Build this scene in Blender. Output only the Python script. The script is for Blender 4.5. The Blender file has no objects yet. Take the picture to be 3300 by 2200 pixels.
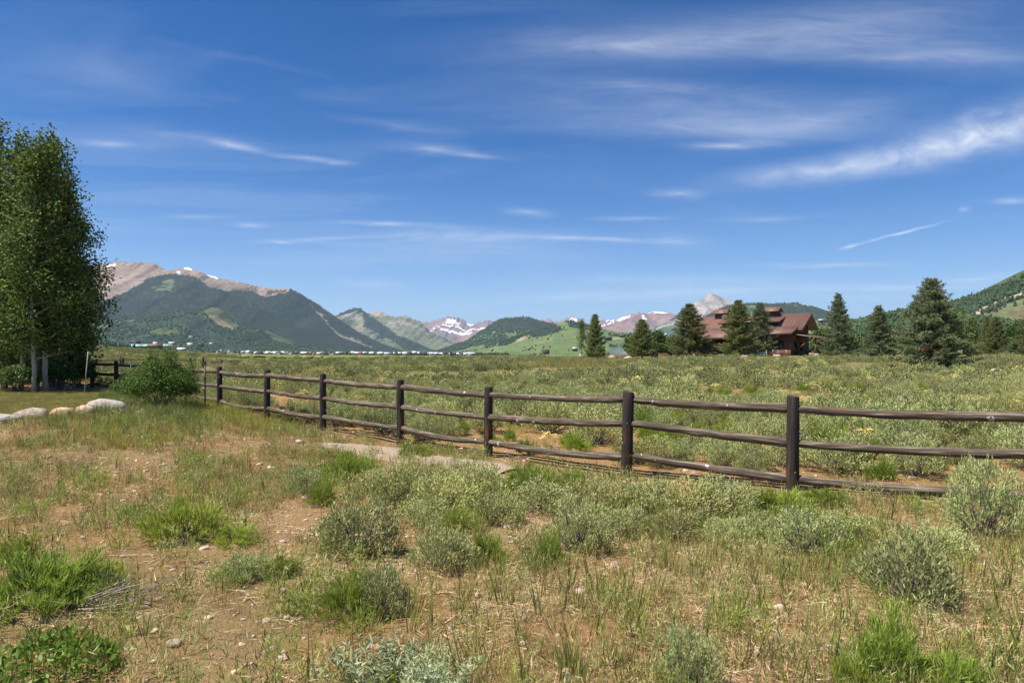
import bpy, math, random
import numpy as np
from mathutils import Vector, Matrix

rng = np.random.default_rng(7)
random.seed(7)
scene = bpy.context.scene
COL = scene.collection

# ------------------------------------------------------------------ camera
CAMZ, F, HOR = 1.70, 2200.0, 1135.0          # focal length and horizon in photo pixels (3300 wide)
PITCH = math.atan((HOR - 1100.0) / F)
cam = bpy.data.cameras.new('camera'); cam_o = bpy.data.objects.new('camera', cam); COL.objects.link(cam_o)
cam.sensor_width = 36.0; cam.lens = 24.0; cam.clip_start = 0.05; cam.clip_end = 80000
cam_o.location = (0, 0, CAMZ); cam_o.rotation_euler = (math.pi / 2 + PITCH, 0, 0)
scene.camera = cam_o

# ------------------------------------------------------------------ sun, sky, exposure
SUN_EL, SUN_AZ = math.radians(62), math.atan2(-0.93, -0.36)      # azimuth from +Y towards +X
to_sun = Vector((math.sin(SUN_AZ) * math.cos(SUN_EL), math.cos(SUN_AZ) * math.cos(SUN_EL), math.sin(SUN_EL)))
sl = bpy.data.lights.new('sun', 'SUN'); sl.energy = 5.0; sl.angle = math.radians(0.53); sl.color = (1.0, 0.94, 0.85)
so = bpy.data.objects.new('sun', sl); COL.objects.link(so)
so.rotation_euler = (-to_sun).to_track_quat('-Z', 'Y').to_euler(); so.location = (0, 0, 50)
vs = scene.view_settings
scene.display_settings.display_device = 'sRGB'
vs.view_transform = 'Standard'; vs.look = 'None'; vs.gamma = 1.0; vs.use_curve_mapping = False
vs.exposure = 0.76
scene.cycles.use_denoising = True
scene.cycles.max_bounces = 6; scene.cycles.diffuse_bounces = 3; scene.cycles.transparent_max_bounces = 8
scene.cycles.volume_bounces = 0

def build_world():
    w = bpy.data.worlds.new('World'); scene.world = w; w.use_nodes = True
    nt = w.node_tree; N = nt.nodes; L = nt.links; N.clear()
    out = N.new('ShaderNodeOutputWorld'); bg = N.new('ShaderNodeBackground')
    sky = N.new('ShaderNodeTexSky'); sky.sky_type = 'NISHITA'; sky.sun_disc = False
    sky.sun_elevation = SUN_EL; sky.sun_rotation = SUN_AZ
    sky.altitude = 2700; sky.air_density = 1.0; sky.dust_density = 0.7; sky.ozone_density = 2.5
    bg.inputs['Strength'].default_value = 0.074
    L.new(bg.outputs[0], out.inputs[0])
    tc = N.new('ShaderNodeTexCoord'); sep = N.new('ShaderNodeSeparateXYZ'); L.new(tc.outputs['Generated'], sep.inputs[0])
    def M(op, a, b=None, c=None, clamp=False):
        n = N.new('ShaderNodeMath'); n.operation = op; n.use_clamp = clamp
        for i, v in enumerate((a, b, c)):
            if v is None: continue
            if isinstance(v, (int, float)): n.inputs[i].default_value = v
            else: L.new(v, n.inputs[i])
        return n.outputs[0]
    X, Y, Z = sep.outputs
    front = M('SMOOTHSTEP', Y, 0.05, 0.2) if False else M('MULTIPLY', M('SUBTRACT', Y, 0.05), 6.0, clamp=True)
    ys = M('MAXIMUM', Y, 0.05)
    U = M('DIVIDE', X, ys); V = M('DIVIDE', Z, ys)
    # the cirrus layer: a high flat sheet, so its streaks crowd towards the horizon by perspective
    zc = M('ADD', M('MAXIMUM', Z, 0.0), 0.06)
    cx = M('DIVIDE', X, zc); cy = M('DIVIDE', Y, zc)
    def noise(vx, vy, sx, sy, detail, rough, dist, off=0.0):
        cb = N.new('ShaderNodeCombineXYZ'); L.new(M('MULTIPLY', vx, sx), cb.inputs[0]); L.new(M('MULTIPLY', vy, sy), cb.inputs[1]); cb.inputs[2].default_value = off
        n = N.new('ShaderNodeTexNoise'); n.inputs['Scale'].default_value = 1.0; n.inputs['Detail'].default_value = detail
        n.inputs['Roughness'].default_value = rough; n.inputs['Distortion'].default_value = dist
        L.new(cb.outputs[0], n.inputs['Vector']); return n.outputs['Fac']
    wisp = noise(cx, cy, 0.55, 1.5, 7, 0.62, 0.9)
    cover = noise(cx, cy, 0.22, 0.35, 3, 0.5, 0.4, 3.1)
    # streaky modulation for the single clouds, in (U, V)
    streak = noise(U, V, 7.0, 34.0, 8, 0.66, 1.3, 7.7)
    puff = noise(U, V, 16.0, 30.0, 6, 0.6, 0.6, 1.7)
    fil = M('MULTIPLY', M('SUBTRACT', streak, 0.30), 2.0, clamp=True)
    pf = M('MULTIPLY', M('SUBTRACT', puff, 0.25), 1.9, clamp=True)
    wp = M('MULTIPLY', M('MULTIPLY', M('SUBTRACT', wisp, 0.46), 2.4, clamp=True), M('MULTIPLY', M('SUBTRACT', cover, 0.42), 3.5, clamp=True))
    total = M('MULTIPLY', wp, 0.22)
    spots = [  # px, py, half length, half width, slope (down to the right), strength, filament/puff
        (3010, 475, 420, 34, -0.20, 0.62, 1), (3230, 410, 260, 62, -0.26, 0.75, 1), (2700, 545, 330, 28, -0.10, 0.45, 1),
        (2560, 560, 240, 40, -0.05, 0.18, 0),
        (2300, 120, 720, 62, -0.04, 0.34, 0), (2040, 142, 300, 26, 0.02, 0.32, 0), (3080, 170, 420, 50, 0.02, 0.34, 0), (2800, 60, 520, 70, -0.12, 0.26, 0),
        (2950, 178, 420, 14, 0.0, 0.2, 0),
        (2250, 350, 620, 70, 0.04, 0.36, 0), (2350, 415, 480, 30, 0.02, 0.30, 0), (2640, 390, 330, 40, -0.25, 0.22, 0),
        (2370, 466, 130, 9, -0.02, 0.6, 0), (2050, 270, 260, 18, 0.06, 0.2, 0),
        (740, 462, 95, 10, 0.2, 0.6, 0), (1000, 506, 110, 7, 0.10, 0.6, 0), (1085, 519, 50, 8, 0.1, 0.3, 1), (350, 455, 150, 11, 0.04, 0.36, 0), (560, 430, 300, 22, 0.14, 0.18, 0),
        (1390, 478, 130, 15, 0.07, 0.42, 0), (1520, 495, 100, 7, 0.1, 0.4, 0), (1300, 405, 220, 14, 0.12, 0.16, 0), (800, 190, 300, 10, 0.22, 0.1, 0),
        (1260, 722, 200, 6, 0.06, 0.55, 0), (1380, 755, 200, 16, 0.0, 0.42, 0), (1600, 762, 260, 20, 0.0, 0.36, 0), (1020, 770, 200, 8, -0.05, 0.42, 0),
        (1960, 769, 230, 7, 0.03, 0.8, 0), (2180, 772, 110, 22, 0.1, 0.3, 0), (1400, 805, 480, 26, 0.0, 0.2, 0),
        (620, 696, 110, 5, 0.0, 0.42, 0), (800, 723, 70, 8, 0.03, 0.42, 1), (915, 783, 35, 6, 0.1, 0.42, 1),
        (2190, 622, 75, 15, 0.03, 0.5, 1), (2050, 702, 110, 5, -0.02, 0.5, 0), (1700, 690, 75, 12, 0.1, 0.45, 1), (2460, 700, 130, 7, -0.02, 0.25, 0),
        (2900, 752, 135, 3.2, -0.262, 1.0, 2), (2740, 793, 30, 5, -0.25, 0.8, 2), (3120, 674, 20, 8, -0.1, 0.3, 1), (3270, 648, 60, 10, -0.05, 0.5, 1),
        (2350, 938, 620, 13, -0.02, 0.5, 0), (2150, 905, 420, 18, 0.0, 0.34, 0), (2700, 858, 260, 7, 0.01, 0.42, 0), (3150, 898, 200, 10, -0.08, 0.4, 0), (2950, 925, 300, 8, 0.0, 0.3, 0),
        (1150, 845, 480, 20, 0.0, 0.2, 0), (1200, 915, 120, 12, 0.05, 0.25, 1), (2500, 960, 420, 9, 0.0, 0.3, 0), (1900, 960, 420, 14, -0.03, 0.26, 0),
    ]
    warp = N.new('ShaderNodeCombineXYZ')
    L.new(M('ADD', U, M('MULTIPLY', M('SUBTRACT', puff, 0.5), 0.035)), warp.inputs[0]); L.new(M('ADD', V, M('MULTIPLY', M('SUBTRACT', wisp, 0.5), 0.020)), warp.inputs[1])
    calm = N.new('ShaderNodeCombineXYZ'); L.new(U, calm.inputs[0]); L.new(M('ADD', V, M('MULTIPLY', M('SUBTRACT', puff, 0.5), 0.008)), calm.inputs[1])
    sums = [0.0, 0.0, 0.0, 0.0]
    for px, py, hl, hw, slp, st, kind in spots:
        kind = 3 if kind == 0 and hw >= 26 else kind
        mp = N.new('ShaderNodeMapping'); mp.vector_type = 'TEXTURE'; L.new((calm if kind == 2 else warp).outputs[0], mp.inputs['Vector'])
        mp.inputs['Location'].default_value = ((px - 1650) / F, (HOR - py) / F, 0); mp.inputs['Rotation'].default_value = (0, 0, -math.atan(slp))
        mp.inputs['Scale'].default_value = (hl * 1.9 / F, hw * 2.3 / F, 1)
        gr = N.new('ShaderNodeTexGradient'); gr.gradient_type = 'QUADRATIC_SPHERE'; L.new(mp.outputs[0], gr.inputs[0])
        sums[kind] = M('MULTIPLY_ADD', gr.outputs['Fac'], st * (.62 if kind == 2 else .98), sums[kind])
    for k, mod, lo in ((0, fil, .12), (1, pf, .15), (2, pf, .5), (3, M('MULTIPLY', fil, .62), .34)):
        total = M('ADD', total, M('MULTIPLY', sums[k], M('ADD', M('MULTIPLY', mod, 0.95), lo)))
    # outside the view the same thin cirrus goes on
    mask = M('MULTIPLY', M('MINIMUM', total, 0.92), M('MULTIPLY', M('ADD', Z, 0.0), 30.0, clamp=True))
    mask = M('MULTIPLY', mask, M('MAXIMUM', front, 0.35))
    mix = N.new('ShaderNodeMix'); mix.data_type = 'RGBA'
    sat = N.new('ShaderNodeHueSaturation'); sat.inputs['Saturation'].default_value = 1.48; sat.inputs['Hue'].default_value = .509; L.new(sky.outputs[0], sat.inputs['Color'])
    pale = N.new('ShaderNodeMix'); pale.data_type = 'RGBA'; L.new(M('MULTIPLY', M('EXPONENT', M('MULTIPLY', M('MAXIMUM', Z, 0.0), -9.0)), 0.82), pale.inputs['Factor'])
    L.new(sat.outputs[0], pale.inputs['A']); pale.inputs['B'].default_value = (5.0, 6.9, 9.4, 1)
    L.new(mask, mix.inputs['Factor']); L.new(pale.outputs['Result'], mix.inputs['A']); mix.inputs['B'].default_value = (8.3, 8.7, 9.4, 1)
    L.new(mix.outputs['Result'], bg.inputs['Color'])
build_world()

# ------------------------------------------------------------------ numpy noise
def _h(ix, iy, seed):
    n = (ix.astype(np.int64) * 374761393 + iy.astype(np.int64) * 668265263 + seed * 1442695041) & 0xFFFFFFFF
    n = ((n ^ (n >> 13)) * 1274126177) & 0xFFFFFFFF
    return ((n ^ (n >> 16)) & 0xFFFF) / 65535.0
def vnoise(x, y, seed=0):
    x = np.asarray(x, float); y = np.asarray(y, float)
    ix = np.floor(x); iy = np.floor(y); fx = x - ix; fy = y - iy
    fx = fx * fx * fx * (fx * (fx * 6 - 15) + 10); fy = fy * fy * fy * (fy * (fy * 6 - 15) + 10)
    a = _h(ix, iy, seed); b = _h(ix + 1, iy, seed); c = _h(ix, iy + 1, seed); d = _h(ix + 1, iy + 1, seed)
    return (a * (1 - fx) + b * fx) * (1 - fy) + (c * (1 - fx) + d * fx) * fy
def fbm(x, y, seed=0, o=4, g=0.5):
    s = 0; a = 1; t = 0
    for i in range(o):
        s = s + a * vnoise(x * 2 ** i + 17.3 * i, y * 2 ** i - 9.1 * i, seed + i); t += a; a *= g
    return s / t            # about 0..1
def ridged(x, y, seed=0, o=4):
    s = 0; a = 1; t = 0
    for i in range(o):
        s = s + a * (1 - np.abs(2 * vnoise(x * 2 ** i + 5.7 * i, y * 2 ** i + 3.3 * i, seed + i) - 1)); t += a; a *= 0.5
    return s / t
def sstep(e0, e1, x):
    t = np.clip((x - e0) / (e1 - e0), 0, 1); return t * t * (3 - 2 * t)
def nrm(a): return a / np.maximum(np.linalg.norm(a, axis=-1, keepdims=True), 1e-9)

# ------------------------------------------------------------------ pixels and ground
CP, SP = math.cos(PITCH), math.sin(PITCH)
def pix_dir(px, py):
    xc = (px - 1650) / F; yc = (1100 - py) / F
    return (xc, CP - yc * SP, SP + yc * CP)
def at(px, py, d):                      # the point on that pixel's ray at depth y = d
    a, b, c = pix_dir(px, py); k = d / b
    return Vector((a * k, d, CAMZ + c * k))
def to_pix(P):
    P = np.asarray(P, float); x = P[..., 0]; y = np.maximum(P[..., 1], 1e-3); z = P[..., 2] - CAMZ
    zc = y * CP + z * SP; yc = -y * SP + z * CP
    return 1650 + F * x / zc, 1100 - F * yc / zc

GD = np.log(np.array([1.5, 4, 8, 14, 20, 30, 50, 80, 115, 160, 250, 450, 1000, 2100, 5000.]))
GP = np.array([-1800, 0, 380, 700, 1200, 1650, 2100, 2500, 3000, 3300, 5200.])
GZ = np.array([
 [0, 0, .10, .34, .36, .34, .5, 1.0, 1.5, 2.0, 3.2, 5.5, 12, 20, 30],
 [0, 0, .08, .34, .36, .34, .5, 1.0, 1.5, 2.0, 3.2, 5.5, 11, 14, 10],
 [0, 0, .05, .40, .48, .30, .42, .75, 1.2, 1.6, 2.6, 4.6, 7.5, 9, 5],
 [0, 0, .00, .10, .16, .22, .34, .30, .20, .05, -.3, -.8, -2.5, -3.8, -6],
 [0, 0, -.05, -.08, -.02, .10, .22, .25, .10, -.2, -.9, -2, -4.5, -6.2, -8],
 [0, 0, -.08, -.08, .0, .14, .32, .52, .58, .4, -1.5, -5, -8, -8, -8],
 [0, 0, -.08, -.02, .06, .2, .46, .85, 1.1, .7, -3, -7, -10, -10, -8],
 [0, 0, -.06, .0, .1, .25, .55, .95, 1.25, 1.2, -1, -5, -8, -6, -4],
 [0, 0, -.04, .08, .2, .36, .66, .98, 1.3, 1.6, 2, 3, 10, 30, 30],
 [0, 0, .0, .14, .28, .46, .8, 1.1, 1.45, 1.9, 2.8, 6, 24, 50, 50],
 [0, 0, .0, .14, .28, .46, .8, 1.1, 1.45, 1.9, 2.8, 6, 24, 50, 50]])
def _bake():
    pg = np.linspace(-1800, 5200, 141); dg = np.linspace(GD[0], GD[-1], 121)
    T = np.array([np.interp(dg, GD, r) for r in GZ])            # 11 x 121
    T = np.array([np.interp(pg, GP, T[:, j]) for j in range(T.shape[1])]).T
    k = np.exp(-0.5 * (np.arange(-8, 9) / 3.0) ** 2); k /= k.sum()
    for ax in (0, 1):
        pad = [(0, 0), (0, 0)]; pad[ax] = (8, 8)
        Q = np.pad(T, pad, mode='edge')
        T = np.apply_along_axis(lambda v: np.convolve(v, k, 'valid'), ax, Q)
    return pg, dg, T
_pg, _dg, _T = _bake()
def ground(x, y, micro=True):
    x = np.asarray(x, float); y = np.asarray(y, float)
    az = np.clip(np.arctan2(x, y), -1.0, 1.0); r = np.hypot(x, y)
    px = 1650 + F * np.tan(az); d = np.log(np.maximum(r * np.cos(az), 1.5))
    fi = np.clip((px - _pg[0]) / (_pg[1] - _pg[0]), 0, len(_pg) - 1.001); fj = np.clip((d - _dg[0]) / (_dg[1] - _dg[0]), 0, len(_dg) - 1.001)
    i = fi.astype(int); j = fj.astype(int); a = fi - i; b = fj - j
    z = (_T[i, j] * (1 - a) + _T[i + 1, j] * a) * (1 - b) + (_T[i, j + 1] * (1 - a) + _T[i + 1, j + 1] * a) * b
    if micro:
        fade = np.clip(60 / np.maximum(r, 60), 0, 1)
        z = z + (fbm(x / 2.6, y / 2.6, 11, 2) - .5) * 0.10 * fade + (fbm(x / .45, y / .45, 23, 3) - .5) * 0.035 * fade
        z = z + (fbm(x / 14, y / 14, 31, 2) - .5) * 0.16 * sstep(18, 50, r)
    return z
def gz(x, y): return float(ground(np.array([x]), np.array([y]))[0])
def hit(px, py):                        # where that pixel's ray meets the ground
    a, b, c = pix_dir(px, py)
    t = np.exp(np.linspace(math.log(1.5), math.log(4000), 2500))
    z = CAMZ + c * t / b; g = ground(a * t / b, t)
    k = np.argmax(z <= g)
    d = t[k] if z[k] <= g[k] else 3000.0
    return Vector((a * d / b, d, gz(a * d / b, d)))

# ------------------------------------------------------------------ mesh building
class MB:
    def __init__(s): s.V = []; s.T = []; s.Q = []; s.tm = []; s.qm = []; s.n = 0
    def add(s, V, F4=None, F3=None, m=0):
        V = np.asarray(V, float).reshape(-1, 3)
        if F4 is not None and len(F4): F4 = np.asarray(F4, int).reshape(-1, 4) + s.n; s.Q.append(F4); s.qm.append(np.full(len(F4), m))
        if F3 is not None and len(F3): F3 = np.asarray(F3, int).reshape(-1, 3) + s.n; s.T.append(F3); s.tm.append(np.full(len(F3), m))
        s.V.append(V); s.n += len(V); return s
    def box(s, lo, hi, m=0):
        x0, y0, z0 = lo; x1, y1, z1 = hi
        V = [(x0, y0, z0), (x1, y0, z0), (x1, y1, z0), (x0, y1, z0), (x0, y0, z1), (x1, y0, z1), (x1, y1, z1), (x0, y1, z1)]
        return s.add(V, [(0, 3, 2, 1), (4, 5, 6, 7), (0, 1, 5, 4), (1, 2, 6, 5), (2, 3, 7, 6), (3, 0, 4, 7)], m=m)
    def slab(s, poly, th, m=0, vec=None):      # a planar polygon given thickness downwards along its normal
        P = np.array(poly, float); n = np.cross(P[1] - P[0], P[2] - P[0]); n = n / np.linalg.norm(n)
        if n[2] < 0: P = P[::-1]; n = -n
        o = (n * -th) if vec is None else np.array(vec, float); k = len(P)
        V = np.vstack([P, P + o])
        f4 = [(i, i + k, (i + 1) % k + k, (i + 1) % k) for i in range(k)]
        if k == 4: f4 += [(0, 1, 2, 3), (7, 6, 5, 4)]; return s.add(V, f4, m=m)
        f3 = [(0, i, i + 1) for i in range(1, k - 1)] + [(k, k + i + 1, k + i) for i in range(1, k - 1)]
        return s.add(V, f4, f3, m=m)
    def bar(s, p, q, w, h, m=0):
        p = np.array(p, float); q = np.array(q, float); d = nrm(q - p)
        up = np.array((0, 0, 1.)) if abs(d[2]) < .95 else np.array((0, 1., 0))
        r = nrm(np.cross(d, up)); u = np.cross(r, d)
        V = [e + r * a * w / 2 + u * b * h / 2 for e in (p, q) for a, b in ((-1, -1), (1, -1), (1, 1), (-1, 1))]
        return s.add(V, [(0, 1, 2, 3), (7, 6, 5, 4), (0, 4, 5, 1), (1, 5, 6, 2), (2, 6, 7, 3), (3, 7, 4, 0)], m=m)
    def tube(s, P, R, k=6, m=0, cap=True):
        P = np.asarray(P, float); R = np.broadcast_to(np.asarray(R, float), (len(P),))
        D = nrm(np.gradient(P, axis=0)); up = np.array((0, 0, 1.)) if abs(D[0][2]) < .8 else np.array((0, 1., 0))
        A = nrm(np.cross(D, up)); B = np.cross(A, D); t = np.arange(k) * 2 * math.pi / k
        V = P[:, None] + R[:, None, None] * (np.cos(t)[None, :, None] * A[:, None] + np.sin(t)[None, :, None] * B[:, None])
        n = len(P); i = np.arange(n - 1)[:, None] * k; j = np.arange(k)[None, :]; j2 = (j + 1) % k
        Fq = np.stack([i + j, i + j2, i + k + j2, i + k + j], -1).reshape(-1, 4)
        f3 = None; V = V.reshape(-1, 3)
        if cap:
            V = np.vstack([V, P[0], P[-1]]); b = n * k
            f3 = [(b, (q + 1) % k, q) for q in range(k)] + [(b + 1, (n - 1) * k + q, (n - 1) * k + (q + 1) % k) for q in range(k)]
        return s.add(V, Fq[:, ::-1], [f[::-1] for f in f3] if f3 else None, m=m)
    def leaves(s, P, D, S, l, w, m=0):         # rhombic leaves: base P, axis D, side S
        l = np.asarray(l)[..., None] if np.ndim(l) else l; w = np.asarray(w)[..., None] if np.ndim(w) else w
        mid = P + D * l * .45
        V = np.stack([P, mid + S * w / 2, P + D * l, mid - S * w / 2], 1).reshape(-1, 3)
        return s.add(V, np.arange(len(P) * 4).reshape(-1, 4), m=m)
    def spikes(s, P, D, S, l, w, m=0):         # thin triangles
        l = np.asarray(l)[..., None] if np.ndim(l) else l; w = np.asarray(w)[..., None] if np.ndim(w) else w
        V = np.stack([P - S * w / 2, P + S * w / 2, P + D * l], 1).reshape(-1, 3)
        return s.add(V, None, np.arange(len(P) * 3).reshape(-1, 3), m=m)
    def blades(s, P, D, l, w, bend, seg=3, m=0):   # bent tapered grass blades; D start direction
        n = len(P); l = np.broadcast_to(l, (n,)); w = np.broadcast_to(w, (n,)); bend = np.broadcast_to(bend, (n,))
        H = nrm(np.stack([D[:, 0], D[:, 1], np.zeros(n)], 1) + rng.normal(0, .15, (n, 3)) * [1, 1, 0]); S = nrm(np.cross(D, H + [0, 0, 1e-3]) + rng.normal(0, .5, (n, 3)) * [1, 1, .2])
        C = P.copy(); d = D.copy(); rows = []
        for k in range(seg + 1):
            t = k / seg; ww = w * (1 - t) ** .7 if k < seg else w * 0.06
            rows.append(np.stack([C - S * ww[:, None] / 2, C + S * ww[:, None] / 2], 1))
            d = nrm(d + H * (bend / seg)[:, None] - np.array([0, 0, 1.]) * (bend / seg * t)[:, None]); C = C + d * (l / seg)[:, None]
        V = np.stack(rows, 1).reshape(n, -1, 3); q = np.array([(2 * k, 2 * k + 1, 2 * k + 3, 2 * k + 2) for k in range(seg)])
        Fq = (np.arange(n) * 2 * (seg + 1))[:, None, None] + q[None]
        return s.add(V.reshape(-1, 3), Fq.reshape(-1, 4), m=m)
    def mesh(s, name, mats, smooth=False):
        V = np.vstack(s.V); q = np.vstack(s.Q) if s.Q else np.zeros((0, 4), int); t = np.vstack(s.T) if s.T else np.zeros((0, 3), int)
        mi = np.concatenate(s.qm + s.tm) if (s.qm or s.tm) else []
        return np_mesh(name, V, q, t, mats, mi, smooth)
    def obj(s, name, mats, parent=None, smooth=False, loc=None):
        o = bpy.data.objects.new(name, s.mesh(name, mats, smooth)); COL.objects.link(o)
        if parent: o.parent = parent
        if loc is not None: o.location = loc
        return o
def np_mesh(name, V, q, t, mats, mi=None, smooth=False):
    me = bpy.data.meshes.new(name); nq, nt = len(q), len(t)
    me.vertices.add(len(V)); me.vertices.foreach_set('co', np.ascontiguousarray(V, np.float32).ravel())
    me.loops.add(nq * 4 + nt * 3); me.loops.foreach_set('vertex_index', np.concatenate([q.ravel(), t.ravel()]).astype(np.int32))
    me.polygons.add(nq + nt)
    me.polygons.foreach_set('loop_start', np.concatenate([np.arange(nq) * 4, nq * 4 + np.arange(nt) * 3]).astype(np.int32))
    if mi is not None and len(mi): me.polygons.foreach_set('material_index', np.asarray(mi, np.int32))
    if smooth: me.polygons.foreach_set('use_smooth', np.ones(nq + nt, bool))
    for m in (mats if isinstance(mats, (list, tuple)) else [mats]): me.materials.append(m)
    me.update(calc_edges=True); return me
def empty(name, loc=(0, 0, 0), rz=0.0):
    o = bpy.data.objects.new(name, None); o.empty_display_size = .3; COL.objects.link(o)
    o.location = loc; o.rotation_euler = (0, 0, rz); return o
def tag(o, label=None, cat=None, group=None, kind=None):
    if label: o['label'] = label
    if cat: o['category'] = cat
    if group: o['group'] = group
    if kind: o['kind'] = kind
    return o
def put(name, me, parent=None, loc=None, rz=0, sc=None):
    o = bpy.data.objects.new(name, me); COL.objects.link(o)
    if parent: o.parent = parent
    if loc is not None: o.location = loc
    o.rotation_euler = (0, 0, rz)
    if sc is not None: o.scale = sc if hasattr(sc, '__len__') else (sc, sc, sc)
    return o

# ------------------------------------------------------------------ materials
def new_mat(name):
    m = bpy.data.materials.new(name); m.use_nodes = True; nt = m.node_tree; nt.nodes.clear(); return m, nt.nodes, nt.links
def mixc(N, L, f, a, b, mode='MIX'):
    n = N.new('ShaderNodeMix'); n.data_type = 'RGBA'; n.blend_type = mode
    for sock, v in (('Factor', f), ('A', a), ('B', b)):
        s = n.inputs[sock] if sock == 'Factor' else n.inputs[sock]
        if isinstance(v, (int, float)): s.default_value = v
        elif isinstance(v, tuple): s.default_value = (*v, 1)
        else: L.new(v, s)
    return n.outputs['Result']
def texn(N, L, vec, scale, detail=4, rough=.55, dist=0):
    n = N.new('ShaderNodeTexNoise'); n.inputs['Scale'].default_value = scale; n.inputs['Detail'].default_value = detail
    n.inputs['Roughness'].default_value = rough; n.inputs['Distortion'].default_value = dist
    if vec is not None: L.new(vec, n.inputs['Vector'])
    return n.outputs['Fac']
def ramp(N, L, f, stops):
    r = N.new('ShaderNodeValToRGB'); L.new(f, r.inputs[0]); e = r.color_ramp.elements
    while len(e) < len(stops): e.new(.5)
    for k, (p, c) in enumerate(stops): e[k].position = p; e[k].color = (*c, 1) if len(c) == 3 else c
    return r.outputs[0]
def mapv(N, L, src, sc):
    m = N.new('ShaderNodeMapping'); m.inputs['Scale'].default_value = sc; L.new(src, m.inputs[0]); return m.outputs[0]
def leaf_mat(name, cols, trans=.3, rough=.6, spec=.3, obj_var=.5):
    """foliage: colour varies per leaf (mesh island) and per plant"""
    m, N, L = new_mat(name); g = N.new('ShaderNodeNewGeometry'); oi = N.new('ShaderNodeObjectInfo')
    n = len(cols); c = ramp(N, L, g.outputs['Random Per Island'], [(i / max(n - 1, 1), cc) for i, cc in enumerate(cols)])
    hsv = N.new('ShaderNodeHueSaturation'); L.new(c, hsv.inputs['Color'])
    mr = N.new('ShaderNodeMapRange'); L.new(oi.outputs['Random'], mr.inputs[0]); mr.inputs[3].default_value = 1 - obj_var * .45; mr.inputs[4].default_value = 1 + obj_var * .45
    L.new(mr.outputs[0], hsv.inputs['Value'])
    mr2 = N.new('ShaderNodeMapRange'); wn = N.new('ShaderNodeMath'); wn.operation = 'FRACT'; ml = N.new('ShaderNodeMath'); ml.operation = 'MULTIPLY'; ml.inputs[1].default_value = 7.31
    L.new(oi.outputs['Random'], ml.inputs[0]); L.new(ml.outputs[0], wn.inputs[0]); L.new(wn.outputs[0], mr2.inputs[0])
    mr2.inputs[3].default_value = .5 - obj_var * .03; mr2.inputs[4].default_value = .5 + obj_var * .03; L.new(mr2.outputs[0], hsv.inputs['Hue'])
    p = N.new('ShaderNodeBsdfPrincipled'); L.new(hsv.outputs[0], p.inputs['Base Color']); p.inputs['Roughness'].default_value = rough; p.inputs['Specular IOR Level'].default_value = spec
    t = N.new('ShaderNodeBsdfTranslucent'); L.new(hsv.outputs[0], t.inputs[0])
    mx = N.new('ShaderNodeMixShader'); mx.inputs[0].default_value = trans; L.new(p.outputs[0], mx.inputs[1]); L.new(t.outputs[0], mx.inputs[2])
    o = N.new('ShaderNodeOutputMaterial'); L.new(mx.outputs[0], o.inputs[0]); return m
def surf_mat(name, c1, c2, scale=(4, 4, 4), rough=.8, bump=.3, c3=None, spec=.3, detail=5, bdist=.02, metal=0, obj_var=0.):
    """weathered solid surface: two or three tones mixed by noise in object space, with relief"""
    m, N, L = new_mat(name); tc = N.new('ShaderNodeTexCoord'); v = mapv(N, L, tc.outputs['Object'], scale)
    f = texn(N, L, v, 1.0, detail, .62, .3)
    st = [(.30, c1), (.68, c2)] if c3 is None else [(.28, c1), (.55, c2), (.74, c3)]
    c = ramp(N, L, f, st)
    if obj_var:
        oi = N.new('ShaderNodeObjectInfo'); hsv = N.new('ShaderNodeHueSaturation'); mr = N.new('ShaderNodeMapRange'); L.new(oi.outputs['Random'], mr.inputs[0])
        mr.inputs[3].default_value = 1 - obj_var; mr.inputs[4].default_value = 1 + obj_var; L.new(mr.outputs[0], hsv.inputs['Value']); L.new(c, hsv.inputs['Color']); c = hsv.outputs[0]
    p = N.new('ShaderNodeBsdfPrincipled'); L.new(c, p.inputs['Base Color']); p.inputs['Roughness'].default_value = rough; p.inputs['Specular IOR Level'].default_value = spec; p.inputs['Metallic'].default_value = metal
    f2 = texn(N, L, v, 3.1, 6, .65)
    b = N.new('ShaderNodeBump'); b.inputs['Strength'].default_value = bump; b.inputs['Distance'].default_value = bdist; L.new(f2, b.inputs['Height']); L.new(b.outputs[0], p.inputs['Normal'])
    o = N.new('ShaderNodeOutputMaterial'); L.new(p.outputs[0], o.inputs[0]); return m
def plain(name, c, rough=.6, metal=0, spec=.4):
    m, N, L = new_mat(name); tc = N.new('ShaderNodeTexCoord'); f = texn(N, L, tc.outputs['Object'], 3, 4)
    cc = mixc(N, L, f, tuple(x * .8 for x in c), tuple(min(1, x * 1.15) for x in c))
    p = N.new('ShaderNodeBsdfPrincipled'); L.new(cc, p.inputs['Base Color']); p.inputs['Roughness'].default_value = rough; p.inputs['Metallic'].default_value = metal; p.inputs['Specular IOR Level'].default_value = spec
    o = N.new('ShaderNodeOutputMaterial'); L.new(p.outputs[0], o.inputs[0]); return m

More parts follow.
